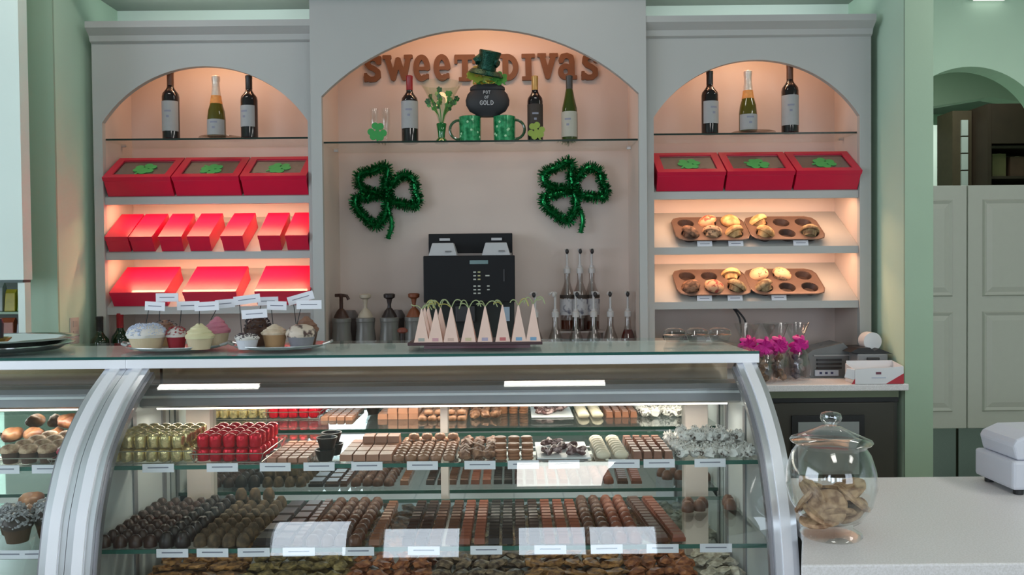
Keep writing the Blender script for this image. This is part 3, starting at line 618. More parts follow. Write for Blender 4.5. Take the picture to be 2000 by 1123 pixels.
# ================================================================== red boxes on the slanted shelves
red_card = M('red_card', (0.62, 0.005, 0.050), 0.36, var=0.05, scale=12, coat=0.25)
def sx_(px, d): return (px - 1000) * d / 1600
def red_box(label, k, px0, px1, L, h, window=None, group=None, yaw=0.0, t=0.006):
    y, z = shelf_y_z(k, t); x = sx_((px0 + px1) / 2 + 2, 3.72); w = sx_(px1, 3.70) - sx_(px0, 3.70)
    b = T('gift_box' if window is None else 'window_box', label, 'box', (x, y, z + 0.0012), 0, group, rot=(SA, 0, yaw))
    P('box_body', MB().box(-w / 2 + 0.002, w / 2 - 0.002, 0.0, L, 0, h - 0.02), red_card, b, bev=0.0015)
    if window is None:
        P('lid', MB().box(-w / 2, w / 2, -0.0015, L + 0.0015, h - 0.021, h), red_card, b, bev=0.0015)
    else:
        m = MB(); a = 0.033; o_ = [(-w / 2, -0.0015), (w / 2, -0.0015), (w / 2, L), (-w / 2, L)]; i_ = [(-w / 2 + a, a * 0.9), (w / 2 - a, a * 0.9), (w / 2 - a, L - a * 0.8), (-w / 2 + a, L - a * 0.8)]
        vs = [(p[0], p[1], h - 0.019) for p in o_] + [(p[0], p[1], h) for p in o_] + [(p[0], p[1], h) for p in i_] + [(p[0], p[1], h - 0.006) for p in i_]
        fs = [(q, (q + 1) % 4, (q + 1) % 4 + 4, q + 4) for q in range(4)] + [(q + 4, (q + 1) % 4 + 4, (q + 1) % 4 + 8, q + 8) for q in range(4)] + [(q + 8, (q + 1) % 4 + 8, (q + 1) % 4 + 12, q + 12) for q in range(4)]
        ld = P('lid', m.add(vs, fs), red_card, b)
        P('tissue', MB().box(i_[0][0] - 0.01, i_[1][0] + 0.01, i_[0][1] - 0.008, i_[2][1] + 0.008, h - 0.0185, h - 0.014), M('grey_tissue', (0.17, 0.15, 0.14), 0.75, var=0.3, scale=30), b)
        P('window_film', MB().box(i_[0][0] - 0.004, i_[1][0] + 0.004, i_[0][1] - 0.004, i_[2][1] + 0.004, h - 0.0075, h - 0.0068), film, ld)
        P('clover', clover_mesh(0.060, 0.0016, 34).xf(Matrix.Translation((0.0, L * 0.45, h - 0.0055)) @ Matrix.Rotation(-math.pi / 2, 4, 'X') @ Matrix.Rotation(window, 4, 'Y')), M('clover_bright', (0.07, 0.46, 0.12), 0.5, var=0.2), b)
    return b
for i, (a, b, w_) in enumerate(((208, 340, 0.6), (342, 472, 2.5), (474, 603, 1.2))):
    red_box('red window box with green clover, %s on the left bay\'s top slanted shelf' % ('first', 'second', 'third')[i], 0, a, b, 0.205, 0.097, window=w_, group='red window boxes')
for i, (a, b, w_) in enumerate(((1281, 1414, 0.9), (1416, 1548, 2.0), (1550, 1677, 1.5))):
    red_box('red window box with green clover, %s above the muffin pans' % ('first', 'second', 'third')[i], 0, a, b, 0.205, 0.097, window=w_, group='red window boxes')
ordn = ('first', 'second', 'third', 'fourth', 'fifth', 'sixth', 'seventh')
for i, (a, b, yw) in enumerate(((208, 253, 0.03), (255, 301, 0.0), (312, 357, 0.04), (368, 412, 0.0), (433, 477, -0.03), (505, 549, 0.02), (558, 603, 0.0))):
    red_box('small glossy red box, %s from the left in the row of seven' % ordn[i], 1, a, b, 0.215, 0.078, group='row of seven small red boxes', yaw=yw)
for i, (a, b) in enumerate(((215, 324), (357, 462), (497, 606))):
    red_box('wide glossy red box, %s on the lowest slanted shelf' % ordn[i], 2, a, b, 0.215, 0.076, group='wide red boxes on the lowest shelf')

# ================================================================== muffin pans on the right bay's lit shelves
pan_metal = M('bronze_pan', (0.20, 0.135, 0.11), 0.35, 0.45, var=0.12, scale=20)
pan_dark = M('pan_cup', (0.055, 0.035, 0.030), 0.45, 0.4, var=0.2)
CUPS = [(-0.104, 0.057), (0.0, 0.057), (0.104, 0.057), (-0.104, 0.157), (0.0, 0.157), (0.104, 0.157)]   # front row first
PH = 0.026
def pan_mesh():
    def f(X, Z):
        d = d_box(X, Z, 0, 0.107, 0.168, 0.107, 0.045)
        for cx, cy in CUPS: d = np.maximum(d, 0.0385 - np.hypot(X - cx, Z - cy))
        return d
    m = plate(f, -0.172, 0.172, -0.004, 0.218, 96, 0.003)
    m.v = [(v[0], v[2], PH + v[1]) for v in m.v]; return m
pan0 = None
def pan(label, k, px, shelf):
    global pan0
    y, z = shelf_y_z(shelf, 0.012); loc = (sx_(px, 3.78), y, z + 0.0008)
    if pan0 is None:
        p = T('muffin_pan', label, 'baking pan', loc, 0, 'bronze six-cup muffin pans', rot=(SA, 0, 0))
        P('pan_tray', pan_mesh(), pan_metal, p)
        P('pan_rim', MB().tube([(0.168 * sx if abs(sx) == 1 else 0, 0, 0) for sx in ()] or [(x, y_, PH + 0.002) for x, y_ in ((-0.123, 0.0), (0.123, 0.0), (0.155, 0.014), (0.168, 0.045), (0.168, 0.169), (0.155, 0.2), (0.123, 0.214), (-0.123, 0.214), (-0.155, 0.2), (-0.168, 0.169), (-0.168, 0.045), (-0.155, 0.014))], 0.0032, 6, closed=True), pan_metal, p, smooth=True)
        for cx, cy in CUPS:
            P('cup', MB().lathe([(0.0, 0.001), (0.029, 0.001), (0.0385, PH), (0.0365, PH), (0.027, 0.0035), (0.0, 0.0035)], 20, (cx, cy, 0)), pan_dark, p, smooth=True)
        pan0 = p
    else: p = copy_thing(pan0, loc, label=label)
    return p
MU = {'choc': MIX2('muffin_chocolate', (0.075, 0.035, 0.02), (0.30, 0.15, 0.085), 45, 0.42, 0.62, 0.7, bump=0.4), 'gold': MIX2('muffin_golden', (0.34, 0.17, 0.06), (0.66, 0.42, 0.18), 35, 0.35, 0.6, 0.65, bump=0.3),
      'chip': MIX2('muffin_chip', (0.07, 0.028, 0.016), (0.62, 0.38, 0.22), 60, 0.34, 0.44, 0.65, bump=0.4), 'berry': MIX2('muffin_berry', (0.30, 0.05, 0.035), (0.58, 0.34, 0.19), 42, 0.38, 0.5, 0.65, bump=0.3), 'nut': MIX2('muffin_nut', (0.17, 0.10, 0.05), (0.40, 0.29, 0.15), 45, 0.4, 0.6, 0.7, bump=0.4)}
MNAME = {'choc': 'dark brown chocolate muffin', 'gold': 'golden muffin', 'chip': 'chocolate chip muffin', 'berry': 'berry flecked muffin', 'nut': 'brown nut muffin'}
cuppos = ['front left', 'front middle', 'front right', 'back left', 'back middle', 'back right']
def muffin(pn, kind, ci, where, seed):
    m = MB().blob((0, 0, 0.008), 0.0455, 3, 0.03, seed, (1, 1, 0.66), flat=-0.007)
    m.lathe([(0.0, -0.022), (0.026, -0.022), (0.033, 0.006), (0.0, 0.008)], 16)
    c = CUPS[ci]; p = Matrix.Translation(pn.location) @ Euler((SA, 0, 0)).to_matrix().to_4x4() @ Vector((c[0], c[1], PH + 0.001))
    S('muffin', m, MU[kind], '%s in the %s cup of the %s' % (MNAME[kind], cuppos[ci], where), 'muffin', p, (SA, 0, seed * 1.3), 'muffins in the pans', smooth=True)
PANS = [(1391, 1, 'upper left pan', {0: 'choc', 1: 'chip', 2: 'gold', 4: 'berry', 5: 'gold'}), (1537, 1, 'upper right pan', {0: 'gold', 2: 'nut', 3: 'gold'}),
        (1393, 2, 'lower left pan', {0: 'choc', 1: 'berry', 2: 'nut', 5: 'gold'}), (1537, 2, 'lower right pan', {0: 'nut', 3: 'chip', 4: 'chip'})]
sd = 1
for px, shf, nm, mf in PANS:
    pn = pan('bronze six-cup muffin pan, %s on the lit slanted shelves' % nm.replace(' pan', ''), 0, px, shf)
    for ci, kd in mf.items(): muffin(pn, kd, ci, nm, sd); sd += 1
for px, shf, w_ in ((1378, 1, 'upper left pan, left one'), (1439, 1, 'upper left pan, right one'), (1566, 1, 'upper right pan'), (1377, 2, 'lower left pan, left one'), (1437, 2, 'lower left pan, right one'), (1523, 2, 'lower right pan')):
    y, z = SH[shf], 0
    c_ = T('price_card', 'small white card before the %s' % w_, 'card', (sx_(px, 3.73), 3.738, SH[shf] + 0.002), 0, 'white cards by the muffin pans', rot=(-0.25, 0, 0))
    P('card', MB().box(-0.034, 0.034, -0.001, 0.001, 0, 0.026), card, c_); P('text_line', MB().box(-0.022, 0.022, -0.0016, -0.0009, 0.012, 0.015), ink, c_)

# ================================================================== coffee machine
cm = T('coffee_machine', 'black automatic coffee machine with keypad in the middle bay', 'coffee machine', (-0.195, 3.85, 1.0115))
mach = M('machine_black', (0.012, 0.013, 0.015), 0.55, var=0.12, scale=8, spec=0.2)
P('upper_body', MB().box(-0.404, 0.014, 3.74, 3.985, 1.36, 1.574), mach, cm, bev=0.004, world=True)
P('lower_body', MB().box(-0.40, 0.010, 3.80, 3.985, 1.045, 1.359), M('machine_lower', (0.030, 0.034, 0.032), 0.5, var=0.1, spec=0.2), cm, world=True)
P('drip_base', MB().box(-0.404, 0.014, 3.70, 3.985, 1.012, 1.044), mach, cm, bev=0.003, world=True)
P('hopper_housing', MB().box(-0.395, 0.004, 3.90, 3.985, 1.575, 1.682), mach, cm, bev=0.003, world=True)
P('hopper_rim', MB().box(-0.39, 0.0, 3.885, 3.8995, 1.574, 1.588), M('rim_beige', (0.34, 0.30, 0.28), 0.5), cm, world=True)
hop = M('hopper_plastic', (0.50, 0.51, 0.53), 0.4, var=0.05)
for x, s_ in ((-0.318, 0), (-0.072, 1)):
    hp = P('bean_hopper', MB().taper(1.5745, 1.634, 0.132, 0.11, 0.098, 0.075, x, 3.828), hop, cm, bev=0.003, world=True)
    P('hopper_latch', MB().box(x - 0.024, x + 0.026, 3.888, 3.8995, 1.648, 1.66), hop, hp, world=True)
    P('hopper_mark', MB().box(x + 0.012, x + 0.04, 3.7725, 3.782, 1.592, 1.598).xf(Matrix.Translation((0, 0, 0))), M('mark_grey', (0.2, 0.2, 0.2), 0.5), hp, world=True)
P('lcd_display', MB().box(-0.192, -0.108, 3.7365, 3.7395, 1.535, 1.552), M('lcd', (0.055, 0.115, 0.115), 0.2, emit=(0.08, 0.2, 0.2), estr=0.12), cm, world=True)
btn = M('button_white', (0.50, 0.52, 0.47), 0.4); btn_y = M('button_yellow', (0.48, 0.46, 0.22), 0.4)
for c_, x in enumerate((-0.170, -0.150, -0.108)):
    for r_ in range(6):
        if c_ == 2 and r_ not in (1, 3, 4): continue
        z = 1.498 - r_ * 0.0165 - (0.014 if r_ > 2 else 0)
        P('button', MB().box(x - (0.006 if not (c_ == 2 and r_ == 1) else 0.013), x + 0.006, 3.7368, 3.7395, z - 0.003, z + 0.003), btn_y if (c_ == 1 and r_ < 3) else btn, cm, world=True)
P('door_handle', MB().box(-0.040, -0.033, 3.7375, 3.7395, 1.455, 1.51), black_plastic, cm, world=True)
P('spout', MB().box(-0.26, -0.17, 3.745, 3.80, 1.27, 1.345), black_plastic, cm, bev=0.004, world=True)
P('status_label', MB().box(-0.045, -0.012, 3.7965, 3.7995, 1.27, 1.335), M('blue_label', (0.35, 0.45, 0.55), 0.4), cm, world=True)

# ================================================================== sauce pumps at the left of the machine
jar_grey = M('pump_jar', (0.17, 0.165, 0.155), 0.3, 0.2, var=0.15, scale=12)
def sauce_pump(label, px, y, zt, col_, kind, h=0.39):
    t = T('sauce_pump', label, 'pump jar', (sx_(px + 2, y), y, 1.0112)); k = h / 0.39
    P('jar_body', MB().lathe([(0, 0), (0.047, 0), (0.048, 0.006), (0.0475, 0.06), (0.047, 0.13), (0.046, 0.19), (0.041, 0.235), (0.0425, 0.262), (0.0445, 0.264), (0.0445, 0.280), (0.036, 0.283), (0, 0.283)], 26), jar_grey, t, smooth=True)
    P('pump_collar', MB().lathe([(0.036, 0.283), (0.034, 0.29), (0.022, 0.312), (0.014, 0.322), (0.009, 0.326), (0, 0.326)], 18), col_, t, smooth=True)
    if kind == 'T':
        P('pump_stem', MB().lathe([(0.0085, 0.325), (0.0085, 0.375), (0.013, 0.385), (0.013, 0.392), (0, 0.394)], 12), col_, t, smooth=True)
        P('pump_spout', MB().tube([(-0.028, 0, 0.386), (0.0, 0, 0.387), (0.026, 0, 0.383), (0.034, 0, 0.366)], 0.0075), col_, t, smooth=True)
    else:
        P('pump_stem', MB().lathe([(0.0095, 0.325), (0.008, 0.34), (0.013, 0.366), (0.026, 0.374), (0.027, 0.388), (0.02, 0.392), (0, 0.392)], 14), col_, t, smooth=True)
    return t
sauce_pump('grey sauce jar with dark brown hooked pump, nearest the left bay', 664, 3.76, 0, M('pump_brown', (0.045, 0.016, 0.010), 0.4), 'T')
sauce_pump('grey sauce jar with cream pump between two dark pumps', 711, 3.78, 0, M('pump_cream', (0.42, 0.36, 0.28), 0.45), 'B')
sauce_pump('grey sauce jar with black flared pump', 758, 3.78, 0, M('pump_black', (0.02, 0.012, 0.012), 0.4), 'B')
sauce_pump('grey sauce jar with red brown pump behind the first pyramid boxes', 806, 3.80, 0, M('pump_rust', (0.20, 0.055, 0.02), 0.45), 'B')
for px, nm in ((681, 'behind the brown pump'), (772, 'behind the black pump')):
    s_ = T('travel_tumbler', 'dark tumbler with lid standing %s' % nm, 'tumbler', (sx_(px, 3.92), 3.92, 1.0112))
    P('tumbler_body', MB().lathe([(0, 0), (0.036, 0), (0.043, 0.27), (0.0, 0.27)], 20), M('tumbler_grey', (0.10, 0.085, 0.08), 0.4), s_, smooth=True)
    P('lid', MB().lathe([(0.045, 0.271), (0.045, 0.285), (0.03, 0.31), (0.0, 0.312)], 20), M('tumbler_lid', (0.16, 0.14, 0.14), 0.4), s_, smooth=True)
sp_ = T('stirrer_cup', 'small red capped bottle beside the black sauce pump', 'bottle', (sx_(785, 3.68), 3.68, 1.0112))
P('cup_body', MB().lathe([(0, 0), (0.012, 0), (0.012, 0.215), (0, 0.215)], 12), M('cup_dark', (0.03, 0.02, 0.02), 0.4), sp_, smooth=True)
P('cup_cap', MB().lathe([(0.013, 0.215), (0.024, 0.222), (0.024, 0.232), (0.012, 0.24), (0, 0.24)], 14), M('cap_rust', (0.22, 0.06, 0.04), 0.4), sp_, smooth=True)

# ================================================================== syrup bottles
syr_glass = GLASS('syrup_glass', (0.90, 0.88, 0.87), 0.05); pump_clear = M('pump_white', (0.52, 0.50, 0.49), 0.35, var=0.05)
syr_lab = MIX2('syrup_label', (0.10, 0.10, 0.14), (0.50, 0.49, 0.50), 28, 0.40, 0.5, 0.5)
amber = M('amber_syrup', (0.12, 0.025, 0.010), 0.15, var=0.2); dark_syr = M('dark_syrup', (0.045, 0.012, 0.010), 0.15, var=0.2); deep_red = M('red_syrup', (0.10, 0.008, 0.006), 0.12, var=0.2)
def syrup(label, px, y, z, liquid, fill, tipdir, lab=True, h=0.30, black=True, group='clear syrup bottles with pumps'):
    t = T('syrup_bottle', label, 'syrup bottle', (sx_(px + 2, y), y, z), 0, group)
    P('bottle_glass', MB().lathe([(0, 0.002), (0.034, 0), (0.036, 0.004), (0.036, 0.16), (0.033, 0.18), (0.020, 0.215), (0.0145, 0.235), (0.0145, 0.285), (0.013, 0.285), (0.013, 0.236), (0.0185, 0.214), (0.031, 0.18), (0.034, 0.16), (0.034, 0.006), (0, 0.006)], 22), syr_glass, t, smooth=True)
    if fill > 0.165: P('syrup', MB().lathe([(0, 0.0065), (0.0335, 0.0065), (0.0335, 0.16), (0.0305, 0.18), (0.0305 - (fill - 0.18) * 0.34 if fill > 0.18 else 0.0305, max(fill, 0.181)), (0, max(fill, 0.182))], 20), liquid, t, smooth=True)
    else: P('syrup', MB().lathe([(0, 0.0065), (0.0335, 0.0065), (0.0335, fill), (0, fill)], 20), liquid, t, smooth=True)
    if lab:
        P('label', wrap(0.0365, 0.075, 0.152, -80, 80), syr_lab, t, smooth=True); P('label_band', wrap(0.0368, 0.156, 0.172, -80, 80), dark_label, t, smooth=True)
    P('pump_collar', MB().lathe([(0.0165, 0.275), (0.0165, 0.297), (0.0105, 0.303), (0.0105, 0.312), (0, 0.312)], 14), pump_clear, t, smooth=True)
    P('pump_stem', MB().lathe([(0.0055, 0.03), (0.0055, 0.375), (0.010, 0.38), (0.011, 0.392), (0, 0.394)], 10), pump_clear, t, smooth=True)
    sp = P('pump_spout', MB().tube([(0, 0, 0.388), (tipdir * 0.018, -0.010, 0.389), (tipdir * 0.030, -0.02, 0.382)], 0.0055), pump_clear, t, smooth=True)
    P('spout_cap', MB().blob((tipdir * 0.008, -0.019, 0.379), 0.0105, 2, 0.05, 2, (0.8, 0.9, 1.25)), black_plastic if black else pump_clear, sp, smooth=True)
rs = T('bottle_riser', 'low clear stand raising the back row of syrup bottles', 'stand', (0.32, 3.93, 1.0112))
P('riser_top', MB().box(0.20, 0.44, 3.88, 3.99, 1.205, 1.213), M('riser_grey', (0.42, 0.37, 0.345), 0.4), rs, world=True)
for x in (0.205, 0.435): P('riser_leg', MB().box(x - 0.004, x + 0.004, 3.88, 3.99, 1.0112, 1.205), M('riser_grey', (0.42, 0.37, 0.345), 0.4), rs, world=True)
for px, liq, nm, fl in ((1106, amber, 'left', 0.05), (1131, dark_syr, 'middle', 0.06), (1154, amber, 'right', 0.045)):
    syrup('tall labelled syrup bottle on the raised back row, %s one' % nm, px, 3.94 if nm != 'middle' else 3.915, 1.2132, liq, fl, -0.1 if nm == 'left' else 0.1, group='raised back row of syrup bottles')
for px, liq, fl, dr, nm, bl in ((1043, amber, 0.05, -0.8, 'just behind the last pyramid boxes', True), (1082, amber, 0.04, -0.9, 'with a white spout pointing left', False), (1122, amber, 0.04, 0.7, 'standing third in the front row', True), (1157, amber, 0.05, 0.7, 'standing fourth in the front row', True),
                                (1190, amber, 0.045, -0.5, 'left of the dark red one', True), (1224, deep_red, 0.215, -0.4, 'full of dark red syrup by the bay edge', True)):
    syrup('clear syrup bottle with pump, %s' % nm, px, 3.79, 1.0112, liq, fl, dr, lab=False, black=bl)

# ================================================================== right end of the back counter
cello = GLASS('cello_wrap', (0.93, 0.93, 0.94), 0.07, 0.08); ribbon = M('pink_ribbon', (0.62, 0.02, 0.30), 0.35, var=0.2, scale=60)
def cello_bag(label, px, y, hue, seed, s=1.0):
    t = T('treat_bag', label, 'gift bag', (sx_(px, y), y, 1.0112), 0, 'cellophane treat bags with pink ribbons'); rr = random.Random(seed)
    t.scale = (1.22, 1.22, 1.22)
    P('bag_wrap', MB().lathe([(0.036 * s, 0.0), (0.042 * s, 0.004), (0.045 * s, 0.05), (0.036 * s, 0.10), (0.014, 0.125), (0.012, 0.132), (0.026, 0.16), (0.044, 0.205), (0.043, 0.205), (0.024, 0.160), (0.010, 0.132), (0.012, 0.124), (0.034 * s, 0.10), (0.043 * s, 0.05), (0.040 * s, 0.005)], 20, close=False, wob=lambda a, j: 0.10 * math.sin(5 * a + j * 0.6 + seed)), cello, t, smooth=True)
    mt_ = MIX2('treat_%d' % hue, *[((0.10, 0.05, 0.03), (0.40, 0.26, 0.15)), ((0.09, 0.035, 0.015), (0.32, 0.17, 0.08)), ((0.05, 0.055, 0.09), (0.30, 0.24, 0.24))][hue], 60, 0.35, 0.6, 0.6, bump=0.4)
    for k in range(9):
        a = rr.uniform(0, 6.28); q = rr.uniform(0.0, 0.022) * s
        P('sweet', MB().blob((q * math.cos(a), q * math.sin(a), 0.014 + 0.009 * k), 0.0135, 1, 0.2, k), mt_, t, smooth=True)
    rb = P('ribbon_knot', MB().blob((0, -0.016, 0.128), 0.013, 1, 0.15, 1), ribbon, t, smooth=True)
    for k in range(9):
        a = k * math.pi / 4.5 + rr.uniform(-0.3, 0.3); c_, s__ = math.cos(a), math.sin(a)
        P('ribbon_loop', MB().tube([(0, -0.018, 0.128), (0.022 * c_, -0.030, 0.128 + 0.024 * s__), (0.030 * c_ - 0.008 * s__, -0.022, 0.128 + 0.030 * s__ + 0.008 * c_), (0.012 * c_, -0.014, 0.128 + 0.012 * s__)], 0.0085, 6), ribbon, rb, smooth=True)
cello_bag('clear treat bag with pink ribbon, at the end of the display case', 1490, 3.52, 0, 1); cello_bag('clear bag of brown sweets with a large pink ribbon', 1516, 3.58, 1, 2, 1.1)
cello_bag('clear treat bag with pink ribbon beside the plastic drawer box', 1556, 3.60, 2, 3); cello_bag('clear treat bag with pink ribbon, mostly behind the display case', 1458, 3.60, 0, 4)
og = T('drawer_box', 'grey translucent plastic drawer box with a sloping lid', 'organizer', (1.40, 3.72, 1.0112))
smoke = M('smoke_plastic', (0.16, 0.17, 0.17), 0.25, var=0.1)
P('box_shell', MB().prism([(1.315, 1.0112), (1.315, 1.115), (1.345, 1.135), (1.48, 1.165), (1.535, 1.115), (1.535, 1.0112)], 3.66, 3.82, 'XZ'), smoke, og, world=True)
P('lid_edge', MB().box(1.345, 1.53, 3.652, 3.6595, 1.108, 1.114), M('smoke_light', (0.30, 0.31, 0.31), 0.3), og, world=True)
for z in (1.05, 1.068, 1.086): P('drawer_slat', MB().box(1.36, 1.47, 3.652, 3.6595, z, z + 0.009), black_plastic, og, world=True)
P('drawer_label', MB().box(1.35, 1.455, 3.651, 3.6593, 1.020, 1.046), M('blue_white', (0.46, 0.52, 0.60), 0.5), og, world=True)
for x in (1.37, 1.395, 1.42): P('label_dot', MB().box(x, x + 0.011, 3.6495, 3.6509, 1.028, 1.038), M('navy_dot', (0.03, 0.04, 0.12), 0.5), og, world=True)
pr = T('label_printer', 'dark lidded label printer with a white paper roll on top', 'printer', (1.58, 3.66, 1.0112))
P('printer_body', MB().box(1.505, 1.64, 3.57, 3.71, 1.0112, 1.125), M('printer_grey', (0.24, 0.25, 0.26), 0.4), pr, bev=0.006, world=True)
P('printer_front', MB().box(1.545, 1.60, 3.562, 3.5695, 1.02, 1.11), black_plastic, pr, bev=0.003, world=True)
P('printer_lid', MB().prism([(1.475, 1.132), (1.51, 1.150), (1.56, 1.152), (1.58, 1.138), (1.60, 1.148), (1.645, 1.130), (1.662, 1.122), (1.64, 1.126), (1.53, 1.126)], 3.57, 3.71, 'XZ'), black_plastic, pr, world=True)
P('paper_roll', MB().lathe([(0.001, -0.026), (0.009, -0.026), (0.009, -0.03), (0.040, -0.03), (0.040, 0.03), (0.001, 0.03)], 24, close=False).xf(Matrix.Translation((1.592, 3.645, 1.175)) @ Matrix.Rotation(math.pi / 2, 4, 'X')), white_plastic, pr, smooth=True, world=True)
pb = T('pastry_box', 'open white and red paper box at the counter end', 'box', (1.535, 3.47, 1.0112))
wred = M('box_red', (0.50, 0.03, 0.05), 0.5)
P('box_front', MB().prism([(1.44, 1.0112), (1.44, 1.072), (1.50, 1.078), (1.56, 1.078), (1.645, 1.085), (1.645, 1.0112)], 3.440, 3.443, 'XZ'), white_plastic, pb, world=True)
P('box_side', MB().prism([(3.4435, 1.0112), (3.4435, 1.072), (3.54, 1.088), (3.54, 1.0112)], 1.44, 1.443, 'YZ'), white_plastic, pb, world=True)
P('box_side', MB().prism([(3.4435, 1.0112), (3.4435, 1.085), (3.54, 1.098), (3.54, 1.0112)], 1.642, 1.645, 'YZ'), white_plastic, pb, world=True)
P('box_back', MB().box(1.4435, 1.6415, 3.537, 3.54, 1.0112, 1.10), white_plastic, pb, world=True)
P('box_floor', MB().box(1.4435, 1.6415, 3.4435, 3.5365, 1.0112, 1.014), white_plastic, pb, world=True)
P('flap', MB().add([(1.41, 3.45, 1.075), (1.4395, 3.4415, 1.072), (1.4395, 3.4415, 1.03), (1.40, 3.452, 1.04), (1.411, 3.453, 1.077), (1.4395, 3.4445, 1.074), (1.4395, 3.4445, 1.028), (1.401, 3.455, 1.038)], [(0, 1, 2, 3), (7, 6, 5, 4), (0, 4, 5, 1), (1, 5, 6, 2), (2, 6, 7, 3), (3, 7, 4, 0)]), white_plastic, pb, world=True)
P('red_corner', MB().prism([(1.57, 1.0114), (1.645, 1.0114), (1.645, 1.055)], 3.4385, 3.4396, 'XZ'), wred, pb, world=True)
P('red_corner', MB().prism([(1.44, 1.0114), (1.44, 1.035), (1.425, 1.0114)], 3.4385, 3.4396, 'XZ'), wred, pb, world=True)
P('logo', MB().box(1.528, 1.55, 3.4385, 3.4396, 1.052, 1.062), M('logo_plum', (0.18, 0.05, 0.08), 0.5), pb, world=True); P('print_line', MB().box(1.51, 1.57, 3.4385, 3.4396, 1.036, 1.039), M('print_blue', (0.42, 0.48, 0.62), 0.5), pb, world=True)
for i, pts in enumerate(([(1.055, 3.93, 1.32), (1.075, 3.92, 1.29), (1.088, 3.91, 1.25), (1.088, 3.90, 1.15), (1.05, 3.90, 1.018)], [(1.065, 3.94, 1.32), (1.10, 3.93, 1.28), (1.118, 3.92, 1.24), (1.12, 3.92, 1.15), (1.10, 3.93, 1.018)])):
    S('power_cable', MB().tube([p - Vector((1.08, 3.93, 1.32)) for p in smooth_path(pts)], 0.0045, 6), black_plastic, ('black cable hanging under the lowest muffin shelf, left one', 'black cable hanging under the lowest muffin shelf, right one')[i], 'cable', (1.08, 3.93, 1.32), smooth=True, group='black cables')
for i, px in enumerate((1322, 1375)):
    dm = T('lidded_container', 'clear tub with black lid behind the display case, %s one' % ('left', 'right')[i], 'container', (sx_(px, 3.75), 3.75, 1.0112))
    P('tub', MB().lathe([(0, 0), (0.05, 0), (0.06, 0.17), (0, 0.17)], 22), M('tub_grey', (0.30, 0.29, 0.29), 0.3), dm, smooth=True)
    P('tub_lid', MB().lathe([(0.064, 0.170), (0.066, 0.185), (0.045, 0.20), (0.0, 0.203)], 22), dark_plastic if i == 0 else M('tub_lid', (0.22, 0.21, 0.21), 0.3), dm, smooth=True)
# wall outlet and bits on the left return wall
ot = T('wall_outlet', 'cream power outlet low on the left alcove wall', 'outlet', (-1.9295, 3.60, 1.20))
P('cover_plate', MB().box(0, 0.006, -0.035, 0.035, 0, 0.115), M('outlet_cream', (0.58, 0.54, 0.49), 0.4), ot, bev=0.002)
for z in (0.03, 0.075): P('socket', MB().box(0.006, 0.009, -0.017, 0.017, z, z + 0.026), M('outlet_face', (0.48, 0.45, 0.42), 0.4), ot)
# gift packs behind the hatch at the far left
hs = T('hatch_shelf', 'dim shelf of gift packs behind the hatch on the far left', 'shelf', (-2.35, 3.72, 0))
P('shelf_board', MB().box(-2.884, -2.086, 3.66, 3.86, 1.175, 1.19), sage_green, hs, world=True); P('shelf_board', MB().box(-2.884, -2.086, 3.66, 3.86, 1.33, 1.34), sage_green, hs, world=True)
for x in (-2.9, -2.085): P('upright', MB().box(x, x + 0.015, 3.66, 3.86, 0, 1.48), sage_green, hs, world=True)
P('back_board', MB().box(-2.9, -2.07, 3.862, 3.875, 0, 1.5), M('hatch_back', (0.16, 0.18, 0.16), 0.6), hs, world=True)
for (x, z, w, h, c, nm) in ((-2.275, 1.3405, 0.05, 0.10, (0.45, 0.36, 0.02), 'yellow'), (-2.225, 1.3405, 0.035, 0.075, (0.16, 0.30, 0.05), 'green'), (-2.33, 1.3405, 0.045, 0.13, (0.36, 0.40, 0.40), 'pale grey'), (-2.30, 1.1905, 0.08, 0.12, (0.33, 0.08, 0.03), 'rust red'), (-2.225, 1.1905, 0.05, 0.11, (0.22, 0.25, 0.28), 'slate grey')):
    g = T('gift_pack', '%s gift pack on the shelf behind the far left hatch' % nm, 'gift pack', (x, 3.73, z))
    P('pack', MB().taper(0, h * 0.85, w, 0.05, w * 0.9, 0.035), M('pack_%s' % nm, c, 0.4, var=0.35, scale=30), g, bev=0.003); P('pack_top', MB().taper(h * 0.85, h, w * 0.9, 0.03, w * 0.95, 0.008), M('pack_%s' % nm, c, 0.4), g)
# light fixture high on the doorway wall and the store room shelf
lf = T('wall_fixture', 'white fixture high on the mint wall above the arched doorway', 'light fixture', (2.49, 4.27, 2.885))
P('housing', MB().box(2.39, 2.59, 4.22, 4.298, 2.888, 2.97), white_plastic, lf, bev=0.006, world=True); P('lens', MB().box(2.41, 2.57, 4.235, 4.285, 2.882, 2.8878), M('fixture_lens', (0.9, 0.9, 0.85), 0.4, emit=(1, 1, 0.95), estr=0.7), lf, world=True)
sr = T('storage_rack', 'dark brown storage rack in the room beyond the arched doorway', 'rack', (3.4, 5.6, 0))
dkw = M('rack_wood', (0.028, 0.016, 0.008), 0.6, var=0.3, scale=12)
for x in (3.135, 3.95): P('side_panel', MB().box(x, x + 0.025, 5.40, 5.80, 0.55, 2.57), dkw, sr, world=True)
for x in (3.14, 3.955):
    for y in (5.41, 5.78): P('leg', MB().box(x, x + 0.012, y, y + 0.012, 0, 0.549), dkw, sr, world=True)
P('top_box', MB().box(3.161, 3.949, 5.40, 5.80, 2.31, 2.57), dkw, sr, world=True); P('back_board', MB().box(3.161, 3.949, 5.79, 5.80, 0.55, 2.309), M('rack_back', (0.035, 0.024, 0.014), 0.7), sr, world=True)
for z in (2.28, 2.08, 1.80, 0.55): P('rack_shelf', MB().box(3.161 if z > 0.6 else 2.99, 3.949 if z > .6 else 3.134, 5.42, 5.789, z, z + 0.018), dkw, sr, world=True)
